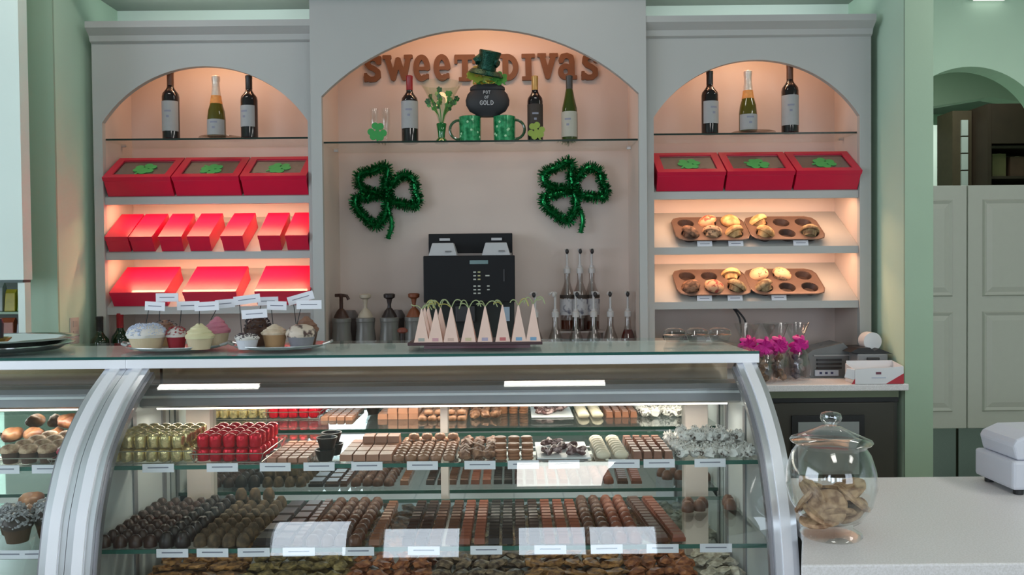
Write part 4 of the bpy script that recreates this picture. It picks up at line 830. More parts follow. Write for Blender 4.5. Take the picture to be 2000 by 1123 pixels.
for x, z, h, c in ((3.24, 2.0985, 0.15, (0.10, 0.09, 0.035)), (3.36, 2.0985, 0.13, (0.07, 0.035, 0.02)), (3.26, 1.8185, 0.2, (0.06, 0.07, 0.03)), (3.38, 1.8185, 0.17, (0.18, 0.15, 0.10))):
    g = T('storage_carton', '%s carton on the brown storage rack beyond the doorway' % {0.15: 'olive', 0.13: 'dark brown', 0.2: 'moss green', 0.17: 'tan'}[h], 'carton', (x, 5.55, z), 0, 'cartons on the storage rack')
    P('carton_body', MB().cbox((0, 0, h / 2), (0.09, 0.2, h)), M('carton_%d' % int(x * 100 + z * 10), c, 0.7, var=0.2), g); P('carton_tape', MB().box(-0.012, 0.012, -0.101, 0.101, h, h + 0.0015), M('tape', (0.2, 0.16, 0.1), 0.4), g)
bk = T('tall_carton', 'tall brown carton with white bundles at the side of the storage rack', 'carton', (3.06, 5.62, 0.5685))
P('carton_body', MB().box(3.00, 3.13, 5.58, 5.78, 0.5685, 2.56), M('carton_brown', (0.05, 0.036, 0.016), 0.7, var=0.25), bk, world=True)
for k in range(5): P('bundle', MB().box(3.055, 3.098, 5.565, 5.579, 1.93 + 0.115 * k, 2.035 + 0.115 * k), M('bundle_white', (0.40, 0.46, 0.43), 0.6), bk, world=True)

# ================================================================== curved glass display cases
PROF = [(2.244, 1.243), (2.142, 1.185), (2.06, 1.119), (2.002, 1.054), (1.966, 0.987), (1.938, 0.921), (1.921, 0.853), (1.908, 0.785), (1.900, 0.70), (1.898, 0.60), (1.902, 0.50)]
def sm2(p): return [(v.x, v.y) for v in smooth_path([Vector((a, b, 0)) for a, b in p], 4)]
PR = sm2(PROF)
def offs(p, d):
    out = []
    for i in range(len(p)):
        a = Vector(p[max(0, i - 1)]); b = Vector(p[min(len(p) - 1, i + 1)]); t = (b - a).normalized(); n = Vector((-t.y, t.x))     # inward (towards +Y)
        if n.x < 0: n = -n
        out.append((p[i][0] + n.x * d, p[i][1] + n.y * d))
    return out
def band(x0, x1, d0, d1): return MB().prism(offs(PR, d0) + list(reversed(offs(PR, d1))), x0, x1, 'YZ')
white_alum = M('white_aluminium', (0.93, 0.94, 1.0), 0.40, 0.15, var=0.03, scale=12)
case_white = M('case_white', (0.66, 0.67, 0.67), 0.4, var=0.04)
end_grey = M('end_panel_grey', (0.50, 0.54, 0.55), 0.3, var=0.04)
post_pale = M('post_pale', (0.66, 0.58, 0.54), 0.35, var=0.04)
mirror = M('mirror', (0.74, 0.77, 0.75), 0.015, 1.0, var=0.0)
top_grey = M('case_top', (0.85, 0.88, 0.87), 0.35, var=0.04)
deck_steel = M('deck_steel', (0.50, 0.51, 0.52), 0.3, 0.7, var=0.05)
bronze_refl = M('canopy_back', (0.58, 0.44, 0.30), 0.14, 0.8, var=0.2, scale=3)
ZA, ZB, ZC = 1.0145, 0.8185, 0.632
def display_case(label, x0, x1, fl, frr, px_posts, warm):
    """x0..x1 clear inside; fl, frr: (x0, x1) of the end frames"""
    c = T('display_case', label, 'display case', ((x0 + x1) / 2, 2.2, 0.0)); X0, X1 = fl[0], frr[1]; eL = 0.0005; eR = 0.006 if frr[1] > 0 else 0.0005
    P('base_cabinet', MB().box(X0, X1, 1.93, 2.60, 0.0, 0.60), case_white, c, world=True)
    P('deck', MB().box(x0, x1, 1.93, 2.497, 0.601, ZC - 0.001), deck_steel, c, world=True)
    for n, (a, b) in enumerate((fl, frr)):
        f = P('curved_frame', band(a, b, 0.0, 0.040), alum, c, smooth=True, world=True)
        w = b - a
        P('frame_trim', band(a + w * 0.30, b - w * 0.28, -0.005, -0.0003), white_alum, f, smooth=True, world=True)
        P('gasket', band(b + 0.0004, b + 0.010, 0.012, 0.03) if n == 0 else band(a - 0.010, a - 0.0004, 0.012, 0.03), alum_dark, f, smooth=True, world=True)
    ins = [(y_, max(z_, 0.634)) for y_, z_ in offs(PR, 0.041) if z_ > 0.60]
    for xa in (x0, x1 - 0.006):
        e = P('end_panel', MB().prism(ins + [(2.495, 0.634), (2.495, 1.12)], xa, xa + 0.006, 'YZ'), end_grey, c, world=True)
        for yy in (2.25, 2.44):
            xs_ = xa + 0.0062 if xa == x0 else xa - 0.0042
            P('shelf_standard', MB().box(xs_, xs_ + 0.004, yy, yy + 0.022, 0.634, 1.12), alum_dark, e, world=True)
    P('curved_glass', band(fl[1] + 0.0105, frr[0] - 0.0105, 0.014, 0.019), front_glass, c, smooth=True, world=True)
    P('mirror_back', MB().box(x0 - 0.001, x1 + 0.001, 2.499, 2.505, 0.60, 1.12), mirror, c, world=True)
    P('rear_panel', MB().box(x0 - 0.001, x1 + 0.001, 2.506, 2.53, 0.60, 1.242), case_white, c, world=True)
    P('canopy_back', MB().box(x0, x1, 2.47, 2.498, 1.121, 1.2425), bronze_refl, c, world=True)
    for xp, w in px_posts: P('rear_post', MB().box(xp - w / 2, xp + w / 2, 2.472, 2.4985, 0.633, 1.12), post_pale, c, world=True)
    P('light_housing', MB().prism([(2.300, 1.130), (2.318, 1.122), (2.405, 1.122), (2.41, 1.165), (2.37, 1.182), (2.312, 1.178), (2.302, 1.165)], x0, x1, 'YZ'), alum_dark, c, world=True)
    P('housing_lip', MB().box(x0, x1, 2.294, 2.2995, 1.153, 1.160), alum, c, world=True)
    P('lamp_tube', MB().tube([(x0 + 0.03, 2.36, 1.1160), (x1 - 0.03, 2.36, 1.1160)], 0.0058, 10), M('case_lamp', (1, 1, 1), 0.4, var=0, emit=(1.0, 0.93, 0.80), estr=3.0), c, smooth=True, world=True)
    area('case_light', ((x0 + x1) / 2, 2.345, 1.10), (math.radians(-6), 0, 0), x1 - x0 - 0.1, 0.02, warm, (1.0, 0.90, 0.78), c)
    for z, y0, y1 in ((ZA, 2.075, 2.462), (ZB, 2.02, 2.45)):
        sh_ = P('glass_shelf', MB().box(x0 + 0.008, x1 - 0.008, y0 + 0.0035, y1 - 0.0035, z - 0.0105, z - 0.0005), shelf_glass, c, world=True)
        P('green_edge', MB().box(x0 + 0.008, x1 - 0.008, y0, y0 + 0.003, z - 0.0105, z - 0.0005), green_edge, sh_, world=True); P('green_edge', MB().box(x0 + 0.008, x1 - 0.008, y1 - 0.003, y1, z - 0.0105, z - 0.0005), green_edge, sh_, world=True)
        for xb in (x0 + 0.002, x1 - 0.006): P('bracket', MB().prism([(2.46, z - 0.012), (2.46, z - 0.045), (2.20, z - 0.018), (2.20, z - 0.012)], xb, xb + 0.004, 'YZ'), alum_dark, c, world=True)
    P('top_panel', MB().box(X0 - eL, X1 + eR, 2.26, 2.70, 1.2435, 1.267), top_grey, c, world=True)
    P('front_rail', MB().box(X0 - eL, X1 + eR, 2.236, 2.2595, 1.2435, 1.2685), white_alum, c, bev=0.002, world=True)
    tg = P('top_glass', MB().box(X0 - eL, X1 + eR, 2.240, 2.70, 1.2688, 1.2758), GLASS('top_sheet', (0.93, 0.97, 0.96), 0.05, gain=0.3), c, world=True)
    P('green_edge', MB().box(X0 - eL, X1 + eR, 2.2372, 2.2398, 1.2688, 1.2758), M('top_edge', (0.02, 0.10, 0.085), 0.15), tg, world=True)
    return c
display_case('curved glass display case of chocolates in the middle of the shop', -1.058, 0.648, (-1.058, -0.998), (0.614, 0.669), ((-0.955, 0.072), (0.555, 0.068), (-0.21, 0.022)), 2.8)
display_case('curved glass display case of pastries cut by the left picture edge', -2.80, -1.066, (-2.87, -2.81), (-1.119, -1.0595), ((-1.17, 0.06),), 2.8)

# ------------------------------------------------------------------ chocolates
def xa(px): return (px - 1003) * 0.00132
def xb(px): return (px - 1004) * 0.00127
gold_foil = M('gold_foil', (0.76, 0.63, 0.32), 0.24, 0.75, var=0.25, scale=60, bump=0.5, bscale=90)
red_foil = M('red_foil', (0.70, 0.008, 0.03), 0.22, 0.5, var=0.25, scale=60, bump=0.5, bscale=90)
ch_milk = M('milk_chocolate', (0.23, 0.095, 0.050), 0.35, var=0.2, scale=40); ch_dark = M('dark_chocolate', (0.050, 0.022, 0.015), 0.32, var=0.25, scale=40)
ch_mid = M('plain_chocolate', (0.12, 0.048, 0.026), 0.33, var=0.2, scale=40); ch_pink = M('pale_milk_chocolate', (0.42, 0.20, 0.125), 0.4, var=0.15, scale=40)
ch_red = M('red_brown_chocolate', (0.25, 0.075, 0.040), 0.35, var=0.2, scale=40); ch_black = M('black_chocolate', (0.022, 0.013, 0.011), 0.35, var=0.3, scale=40)
ch_olive = MIX2('cocoa_dusted', (0.060, 0.038, 0.020), (0.15, 0.095, 0.048), 60, 0.35, 0.65, 0.75); ch_white = M('white_chocolate', (0.78, 0.68, 0.52), 0.4, var=0.06)
ch_cluster = MIX2('nut_cluster', (0.16, 0.06, 0.03), (0.42, 0.22, 0.13), 70, 0.35, 0.6, 0.5, bump=0.4); coco = MIX2('coconut_cluster', (0.10, 0.06, 0.045), (0.84, 0.82, 0.79), 85, 0.34, 0.46, 0.7, bump=0.6)
foil_prof = [(0, 0), (0.0135, 0), (0.0150, 0.003), (0.0162, 0.022), (0.0150, 0.029), (0.0095, 0.0335), (0.0, 0.035)]
fw = lambda a, j: 0.035 * math.sin(9 * a + j)
me_gold = MB().lathe(foil_prof, 16, wob=fw).mesh('foil_chocolate', gold_foil, True); me_red = MB().lathe(foil_prof, 16, wob=fw).mesh('foil_chocolate', red_foil, True)
def grid(name, me, label, cat, group, xs_, ys_, z, jit=0.0015, turn=0.1, skip=None, tilt=0.0, zrow=0.0):
    for j, y in enumerate(ys_):
        for i, x in enumerate(xs_):
            if skip and skip(i, j): continue
            INST(name, me, label, cat, (x + rnd.uniform(-jit, jit), y + rnd.uniform(-jit, jit), z + zrow * j), (tilt + rnd.uniform(-.02, .02) * (tilt != 0), 0, rnd.uniform(-turn, turn)), group)
def lin(a, b, n): return [a + (b - a) * i / (n - 1) for i in range(n)] if n > 1 else [(a + b) / 2]
gx = lin(-1.032, -0.838, 7); rx = lin(-0.803, -0.668, 5); fy = lin(2.112, 2.262, 5)
for ly in (0, 1):
    grid('gold_chocolate', me_gold, 'gold foil chocolate in the wire basket by the left frame', 'chocolate', 'gold foil chocolates', gx if ly == 0 else [x + 0.004 for x in gx[:-1]], fy, ZA + 0.004 + 0.0356 * ly, turn=3)
    grid('red_chocolate', me_red, 'red foil chocolate heaped in the wire basket', 'chocolate', 'red foil chocolates', rx, fy, ZA + 0.004 + 0.0356 * ly, turn=3)
for k in range(0): INST('red_chocolate', me_red, 'red foil chocolate heaped in the wire basket', 'chocolate', (rx[k % 4] + 0.017, fy[2 + k // 4] + 0.01, ZA + 0.004 + 0.0715), (0, 0, k), 'red foil chocolates')
wire = M('basket_wire', (0.62, 0.58, 0.50), 0.25, 0.9, var=0.05)
def basket(label, x0, x1, y0, y1, z, h):
    b = T('wire_basket', label, 'basket', ((x0 + x1) / 2, (y0 + y1) / 2, z), 0, 'wire baskets in the cases')
    for nm, zz, fl_ in (('rim_wire', h, 0.008), ('base_wire', 0.0018, 0.0)):
        P(nm, MB().tube([(a, c_, z + zz) for a, c_ in ((x0 - fl_, y0 - fl_), (x1 + fl_, y0 - fl_), (x1 + fl_, y1 + fl_), (x0 - fl_, y1 + fl_))], 0.0014, 6, closed=True), wire, b, world=True)
    for a, c_, ax, ay in ((x0, y0, -1, -1), (x1, y0, 1, -1), (x1, y1, 1, 1), (x0, y1, -1, 1)): P('corner_wire', MB().tube([(a, c_, z + 0.002), (a + ax * 0.008, c_ + ay * 0.008, z + h)], 0.0012, 5), wire, b, world=True)
basket('wire basket holding the gold foil chocolates', -1.0505, -0.8205, 2.093, 2.285, ZA, 0.034); basket('wire basket holding the red foil chocolates', -0.8195, -0.648, 2.093, 2.285, ZA, 0.026)
def bbox_me(name, mat, w, d, h, top=0.86): return MB().taper(0, h, w, d, w * top, d * top).mesh(name, mat)
me_sq = bbox_me('chocolate_square', ch_pink, 0.0235, 0.0245, 0.012, 0.92); me_sq2 = bbox_me('chocolate_block', ch_pink, 0.032, 0.046, 0.017, 0.94)
grid('chocolate_square', me_sq, 'small pale chocolate square in the tight grid right of the red foils', 'chocolate', 'small pale chocolate squares', lin(-0.622, -0.541, 4), lin(2.105, 2.30, 7), ZA, 0.0004, 0.02)
cupm = MB().lathe([(0, 0), (0.018, 0), (0.0265, 0.028), (0.0275, 0.030), (0.0240, 0.030), (0.022, 0.022), (0, 0.020)], 20).mesh('chocolate_cup', ch_black, True)
for k, (dx, y, z, nm) in enumerate(((0.0, 2.115, 0, 'front bottom'), (0.004, 2.118, 0.0305, 'front upper'), (0.006, 2.185, 0, 'rear bottom'), (0.002, 2.183, 0.0305, 'rear upper'))):
    INST('chocolate_cup', cupm, 'black chocolate cup in the stack beside the pale squares, %s' % nm, 'chocolate cup', (-0.488 + dx, y, ZA + z), (0, 0, k), 'black chocolate cups')
grid('chocolate_block', me_sq2, 'pale brown chocolate block in the raised grid of large blocks', 'chocolate', 'large pale chocolate blocks', lin(-0.433, -0.331, 4), lin(2.125, 2.275, 4), ZA, 0.0004, 0.02)
for i, x in enumerate(lin(-0.400, -0.331, 3)): INST('chocolate_block', me_sq2, 'pale brown chocolate block stacked on the back of the raised grid', 'chocolate', (x, 2.27, ZA + 0.0175), (0, 0, 0.02), 'stacked chocolate blocks')
car = MB().lathe([(0, 0), (0.0135, 0), (0.0152, 0.003), (0.0150, 0.010), (0.0125, 0.0135), (0.0085, 0.0125), (0.006, 0.0145), (0, 0.0165)], 16).mesh('caramel_round', M('caramel_chocolate', (0.34, 0.165, 0.095), 0.35, var=0.2, scale=60), True)
grid('caramel_round', car, 'round caramel chocolate in the block of five rows', 'chocolate', 'round caramel chocolates', lin(-0.297, -0.168, 5), lin(2.108, 2.33, 8), ZA, 0.0008, 3)
for k, x in enumerate(lin(-0.28, -0.17, 4)): INST('caramel_round', car, 'round caramel chocolate lying on top of the caramel rows', 'chocolate', (x, 2.30, ZA + 0.0168), (0, 0, k), 'caramel chocolates on top')
clus = [MB().blob((0, 0, 0.012), 0.0165, 2, 0.28, s_, (1, 1.05, 0.8), flat=-0.0118).mesh('nut_cluster', ch_cluster, True) for s_ in range(3)]
for k in range(18): INST('nut_cluster', clus[k % 3], 'knobbly milk chocolate nut cluster beside the caramel rounds', 'chocolate', (-0.128 + 0.034 * (k % 3) + rnd.uniform(-.003, .003), 2.112 + 0.036 * (k // 3), ZA), (0, 0, k), 'nut clusters')
disc = MB().lathe([(0, 0), (0.0145, 0), (0.0155, 0.002), (0.0155, 0.0055), (0.0135, 0.0075), (0, 0.008)], 16).mesh('thin_round', M('biscuit_chocolate', (0.36, 0.16, 0.085), 0.4, var=0.2), True)
for i, x in enumerate(lin(-0.034, 0.036, 3)):
    for j, y in enumerate((2.115, 2.155, 2.20)):
        for k in range(3 + j): INST('thin_round', disc, 'thin round chocolate in the short stacks left of the white plate', 'chocolate', (x + rnd.uniform(-.001, .001), y, ZA + 0.0084 * k), (0, 0, k), 'stacked thin rounds')
pl = S('white_plate', MB().box(0.060, 0.200, 2.10, 2.30, 0, 0.004).xf(Matrix.Translation((-0.13, -2.2, 0))), white_plastic, 'flat white plate under the twisted chocolates', 'plate', (0.13, 2.2, ZA + 0.0002), bev=0.002)
for k, (x, y, a) in enumerate(((0.100, 2.15, 0.3), (0.145, 2.20, -0.4), (0.105, 2.25, 1.0), (0.165, 2.14, 1.4))):
    pts = [(0.024 * math.sin(t) * (1 + 0.3 * math.cos(2 * t)), 0.020 * math.sin(2 * t), 0.007 + 0.004 * math.sin(3 * t)) for t in [q * 2 * math.pi / 24 for q in range(24)]]
    S('chocolate_twist', MB().tube(pts, 0.0062, 8, closed=True), MIX2('drizzled_pretzel', (0.09, 0.03, 0.03), (0.50, 0.36, 0.36), 70, 0.5, 0.62, 0.35), 'plum coloured twisted chocolate on the white plate, %s' % ('front left', 'middle', 'rear', 'front right')[k], 'chocolate', (x, y, ZA + 0.0075), (0, 0, a), 'twisted chocolates', smooth=True)
oval = MB().blob((0, 0, 0.0095), 0.0175, 2, 0.02, 1, (1.12, 0.62, 0.72), flat=-0.0094).mesh('white_oval', ch_white, True)
grid('white_oval', oval, 'creamy white oval chocolate in two neat columns', 'chocolate', 'white oval chocolates', lin(0.232, 0.278, 2), lin(2.105, 2.305, 8), ZA, 0.0006, 0.06)
blk = bbox_me('brown_cube', M('brick_chocolate', (0.26, 0.105, 0.060), 0.4, var=0.3, scale=60), 0.0225, 0.0235, 0.020, 0.8)
grid('brown_cube', blk, 'small square brown chocolate beside the white ovals', 'chocolate', 'square brown chocolates', lin(0.318, 0.398, 4), lin(2.105, 2.295, 7), ZA, 0.0008, 0.12)
shard = []
for s_ in range(3):
    m = MB().blob((0, 0, 0.014), 0.0165, 2, 0.30, 20 + s_, (1.05, 1.0, 0.85), flat=-0.0138); rr = random.Random(s_)
    for q in range(26):
        d = Vector((rr.gauss(0, 1), rr.gauss(0, 1), abs(rr.gauss(0, 1)))).normalized(); p = Vector((0, 0, 0.014)) + d * 0.0135; u = d.orthogonal().normalized(); u.rotate(Matrix.Rotation(rr.uniform(0, 6), 3, d)); v = (d * 0.6 + u).normalized()
        w = d.cross(u) * 0.0022; e = p + v * rr.uniform(0.007, 0.012); n_ = d * 0.0012
        m.add([p - w, p + w, e + w * .7, e - w * .7, p - w + n_, p + w + n_, e + w * .7 + n_, e - w * .7 + n_], [(3, 2, 1, 0), (4, 5, 6, 7), (0, 1, 5, 4), (1, 2, 6, 5), (2, 3, 7, 6), (3, 0, 4, 7)])
    shard.append(m.mesh('coconut_cluster', coco))
for j in range(7):
    for i in range(6): INST('coconut_cluster', shard[(i + 2 * j) % 3], 'white shredded coconut cluster heaped by the right frame', 'chocolate', (0.437 + 0.0345 * i + rnd.uniform(-.004, .004), 2.105 + 0.032 * j, ZA + 0.0005), (0, 0, rnd.uniform(0, 6)), 'coconut clusters')
for k in range(9): INST('coconut_cluster', shard[k % 3], 'white shredded coconut cluster heaped by the right frame', 'chocolate', (0.46 + 0.034 * (k % 5), 2.18 + 0.05 * (k // 5), ZA + 0.027), (0, 0, k), 'coconut clusters')
# second shelf
dome = lambda nm, mat, r, h: MB().lathe([(0, 0), (r, 0), (r * 1.02, h * 0.3), (r * 0.86, h * 0.66), (r * 0.5, h * 0.93), (0, h)], 14).mesh(nm, mat, True)
by = lin(2.045, 2.385, 9)
grid('truffle', dome('truffle', ch_dark, 0.0165, 0.030), 'dark domed truffle by the left frame on the lower shelf', 'truffle', 'dark domed truffles', lin(-1.03, -0.915, 4), by, ZB, turn=3)
grid('truffle', dome('truffle', ch_black, 0.0185, 0.038), 'black tall truffle between the dark and the cocoa truffles', 'truffle', 'black tall truffles', lin(-0.874, -0.832, 2), by, ZB, turn=3)
grid('truffle', dome('truffle', ch_olive, 0.0165, 0.032), 'cocoa dusted truffle left of the flat dark bars', 'truffle', 'cocoa dusted truffles', lin(-0.79, -0.682, 4), by, ZB, turn=3)
for k, c_ in enumerate((-0.79, -0.75, -0.71)): INST('truffle', dome('truffle', ch_olive, 0.0165, 0.032), 'cocoa dusted truffle left of the flat dark bars', 'truffle', (c_, 2.36, ZB + 0.031), (0, 0, k), 'cocoa dusted truffles')
def bar(label, x, y0, y1, w, h, mat, n, rotz=0.0):
    t = T('chocolate_bar', label, 'chocolate bar', (x, (y0 + y1) / 2, ZB + 0.0003), rotz); L = y1 - y0
    P('bar_base', MB().box(-w / 2, w / 2, -L / 2, L / 2, 0, h * 0.55), mat, t)
    for k in range(n): P('segment', MB().taper(h * 0.55, h, w * 0.92, L / n * 0.9, w * 0.8, L / n * 0.72, 0, -L / 2 + L / n * (k + 0.5)), mat, t)
bar('long black chocolate bar beside the cocoa truffles', -0.632, 2.04, 2.40, 0.046, 0.016, ch_black, 5); bar('long dark chocolate bar with scored segments', -0.582, 2.04, 2.40, 0.044, 0.016, ch_dark, 6)
bar('narrow dark chocolate bar with a pale edge', -0.543, 2.04, 2.40, 0.022, 0.018, ch_mid, 12)
ridge = lambda nm, mat, w=0.027, d=0.022, h=0.017: MB().add(*(lambda: ([(-w / 2, -d / 2, 0), (w / 2, -d / 2, 0), (w / 2, d / 2, 0), (-w / 2, d / 2, 0), (-w * .47, -d * .3, h * .8), (w * .47, -d * .3, h * .8), (w * .47, d * .3, h * .8), (-w * .47, d * .3, h * .8), (-w * .42, 0, h), (w * .42, 0, h)],
        [(0, 3, 2, 1), (0, 1, 5, 4), (2, 3, 7, 6), (1, 2, 6, 5), (3, 0, 4, 7), (4, 5, 9, 8), (6, 7, 8, 9), (5, 6, 9), (7, 4, 8)]))()).mesh(nm, mat)
by2 = lin(2.045, 2.375, 13)
grid('truffle', dome('truffle', ch_mid, 0.017, 0.026), 'brown domed truffle behind the window reflection on the lower shelf', 'truffle', 'brown domed truffles', lin(-0.505, -0.40, 4), by, ZB, turn=3)
for a, b, n, mat, lb in ((-0.368, -0.335, 1, ch_milk, 'milk chocolate finger in the single file right of the brown truffles'), (-0.268, -0.232, 2, ch_dark, 'dark ridged praline in two columns left of the centre post'), (-0.198, -0.160, 2, ch_mid, 'brown ridged praline in two columns below the centre post'),
                         (-0.124, -0.088, 2, ch_red, 'red brown ridged praline in two columns'), (-0.052, -0.018, 2, ch_black, 'black ridged praline in two columns'), (0.016, 0.052, 2, ch_dark, 'dark ridged praline just right of the middle'), (0.088, 0.160, 3, ch_red, 'red brown ridged praline in three columns')):
    grid('ridged_praline', ridge('ridged_praline', mat), lb, 'praline', lb.split(' in ')[0].split(' just')[0] + ' columns', lin(a, b, n), by2, ZB, 0.0006, 0.05)
grid('truffle', dome('truffle', ch_mid, 0.0165, 0.026), 'brown domed truffle right of the praline columns', 'truffle', 'brown truffles right of the pralines', lin(0.195, 0.232, 2), by, ZB, turn=3)
grid('truffle', dome('truffle', ch_red, 0.0165, 0.026), 'red brown domed truffle right of the praline columns', 'truffle', 'red brown truffles', lin(0.268, 0.304, 2), by, ZB, turn=3)
bar('long ridged milk chocolate bar, left of the pair by the right post', 0.358, 2.04, 2.40, 0.034, 0.018, ch_mid, 14, 0.06); bar('long ridged milk chocolate bar, right of the pair by the right post', 0.402, 2.04, 2.40, 0.034, 0.018, ch_red, 14, 0.06)
for k, (x, y) in enumerate(((0.49, 2.30), (0.525, 2.31), (0.50, 2.34), (0.54, 2.34), (0.615, 2.32), (0.62, 2.36))): INST('truffle', dome('truffle', ch_mid, 0.0175, 0.03), 'loose brown truffle near the right end of the lower shelf', 'truffle', (x, y, ZB), (0, 0, k), 'loose brown truffles')
# bottom deck: broken brittle
brm = [MIX2('brittle_%d' % i, *cc, 60, 0.35, 0.62, 0.45, bump=0.5) for i, cc in enumerate((((0.16, 0.06, 0.02), (0.52, 0.26, 0.08)), ((0.14, 0.10, 0.03), (0.45, 0.33, 0.12)), ((0.20, 0.05, 0.02), (0.50, 0.18, 0.06)), ((0.06, 0.03, 0.02), (0.34, 0.24, 0.15)), ((0.35, 0.30, 0.24), (0.68, 0.64, 0.56))))]
brmesh = [[MB().blob((0, 0, 0.010), 0.027, 2, 0.30, 40 + 3 * i + s_, (1.15, 0.9, 0.42), flat=-0.0098).mesh('brittle_piece', m) for s_ in range(2)] for i, m in enumerate(brm)]
zones = [(-1.03, -0.78, 0, 'orange brittle piece on the bottom deck by the left frame'), (-0.76, -0.48, 1, 'olive nut brittle piece on the bottom deck'), (-0.46, -0.24, 2, 'red brown brittle piece on the bottom deck'), (-0.22, 0.02, 3, 'dark fruit bark piece on the bottom deck'), (0.04, 0.30, 0, 'amber brittle piece right of the centre on the bottom deck'), (0.32, 0.50, 2, 'rust brittle piece near the right post on the bottom deck'), (0.52, 0.63, 4, 'pale nut bark piece at the right end of the bottom deck')]
for a, b, i, lb in zones:
    n = max(3, int((b - a) / 0.045))
    for j in range(5):
        for k in range(n):
            for ly in range(2): INST('brittle_piece', brmesh[i][(k + ly) % 2], lb, 'brittle', (a + 0.02 + (b - a - 0.04) * k / (n - 1) + rnd.uniform(-.006, .006), 2.10 + 0.075 * j + rnd.uniform(-.008, .008), ZC + 0.021 * ly), (rnd.uniform(-.25, .25) * ly, rnd.uniform(-.25, .25) * ly, rnd.uniform(0, 6)), lb.replace(' piece', ' pieces'))
# price tags on the shelf edges
def ptag(label, x, y, z, w=0.079, h=0.0215):
    t = T('price_tag', label, 'price tag', (x, y, z), rnd.uniform(-0.03, 0.03), 'white price tags in the cases')
    P('card', MB().box(-w / 2, w / 2, -0.0008, 0.0008, 0, h), card, t); P('text_line', MB().box(-w * 0.33, w * 0.33, -0.0013, -0.0009, h * 0.5, h * 0.64), ink, t)
for px, nm in ((305, 'gold foil chocolates'), (431, 'red foil chocolates'), (535, 'small pale squares'), (621, 'black chocolate cups'), (715, 'large pale blocks'), (824, 'round caramels'), (937, 'nut clusters'), (1022, 'stacked thin rounds'), (1102, 'white plate'), (1220, 'white ovals'), (1289, 'square brown chocolates'), (1389, 'coconut clusters')):
    ptag('white price tag on the shelf edge before the %s' % nm, (px - 1003.3) * 2.07 / 1600, 2.0725, 0.998)
for px, nm in ((331, 'black tall truffles'), (410, 'cocoa dusted truffles'), (491, 'long black bar'), (580, 'brown domed truffles'), (697, 'milk chocolate fingers'), (826, 'dark pralines left of the post'), (949, 'red brown praline pair'), (1075, 'three praline columns'), (1186, 'brown truffles'), (1296, 'pair of ridged bars'), (1401, 'loose truffles')):
    ptag('white price tag on the lower shelf edge before the %s' % nm, (px - 1004.5) * 2.015 / 1600, 2.0175, 0.799)

# ================================================================== cupcakes
ZT = 1.2763                                                            # top of the case glass
def cupcake(label, x, y, z, r, hb, wrap_mat, fr_mat, style, group, sprinkle=None, hf=None, seed=1, name='cupcake'):
    t = T(name, label, 'cupcake', (x, y, z), 0, group); hf = hf or r * 1.0
    P('wrapper', MB().lathe([(0, 0), (r * 0.74, 0), (r * 0.97, hb), (r * 0.93, hb), (0, hb * 0.96)], 36, wob=lambda a, j: 0.025 * math.sin(18 * a) if j in (1, 2) else 0), wrap_mat, t)
    if style == 'swirl': pr_ = [(0, hb * 0.97), (r * 1.02, hb * 0.98), (r * 1.06, hb + hf * 0.16), (r * 0.88, hb + hf * 0.33), (r * 0.90, hb + hf * 0.42), (r * 0.62, hb + hf * 0.60), (r * 0.62, hb + hf * 0.68), (r * 0.32, hb + hf * 0.84), (r * 0.2, hb + hf * 0.96), (0, hb + hf)]
    else: pr_ = [(0, hb * 0.97), (r * 1.0, hb * 0.98), (r * 1.08, hb + hf * 0.22), (r * 1.0, hb + hf * 0.5), (r * 0.78, hb + hf * 0.8), (r * 0.4, hb + hf * 0.97), (0, hb + hf)]
    fo = P('frosting', MB().lathe(pr_, 28, wob=lambda a, j: 0.04 * math.sin(3 * a + j * 1.1 + seed) + 0.02 * math.sin(7 * a - j)), fr_mat, t, smooth=True)
    if sprinkle:
        rr = random.Random(seed); m = MB()
        for q in range(sprinkle[1]):
            a = rr.uniform(0, 6.283); el = rr.uniform(0.05, 1.4); rad = r * 1.02 * math.cos(el * 0.85); zz = hb + hf * (0.18 + 0.80 * math.sin(el))
            p = Vector((rad * math.cos(a), rad * math.sin(a), zz)); L = sprinkle[2]; d = Vector((rr.gauss(0, 1), rr.gauss(0, 1), rr.gauss(0, .6))).normalized()
            st_ = len(m.v); m.box(-L, L, -L * 0.38, L * 0.38, -L * 0.3, L * 0.3).xf(Matrix.Translation(p) @ d.to_track_quat('X', 'Z').to_matrix().to_4x4(), st_)
        so = P('sprinkles', m, sprinkle[0], t); so['kind'] = 'stuff'
    return t
wr_cream = M('wrapper_cream', (0.62, 0.50, 0.33), 0.6, var=0.1); wr_red = M('wrapper_red', (0.30, 0.012, 0.025), 0.5, var=0.1); wr_white = M('wrapper_white', (0.66, 0.66, 0.72), 0.5, var=0.05)
wr_tan = M('wrapper_tan', (0.45, 0.27, 0.13), 0.6, var=0.15); wr_grey = M('wrapper_grey', (0.25, 0.24, 0.27), 0.4, 0.2, var=0.1); wr_brown = M('wrapper_brown', (0.10, 0.05, 0.03), 0.6, var=0.1)
f_white = M('frost_white', (0.74, 0.70, 0.66), 0.55, var=0.05); f_yellow = M('frost_yellow', (0.72, 0.66, 0.40), 0.55, var=0.06); f_pink = M('frost_pink', (0.58, 0.20, 0.27), 0.55, var=0.08)
f_choc = M('frost_chocolate', (0.085, 0.04, 0.026), 0.5, var=0.15); f_mocha = M('frost_mocha', (0.26, 0.13, 0.085), 0.5, var=0.15); f_van = MIX2('frost_vanilla', (0.50, 0.36, 0.24), (0.74, 0.62, 0.47), 30, 0.3, 0.6, 0.55)
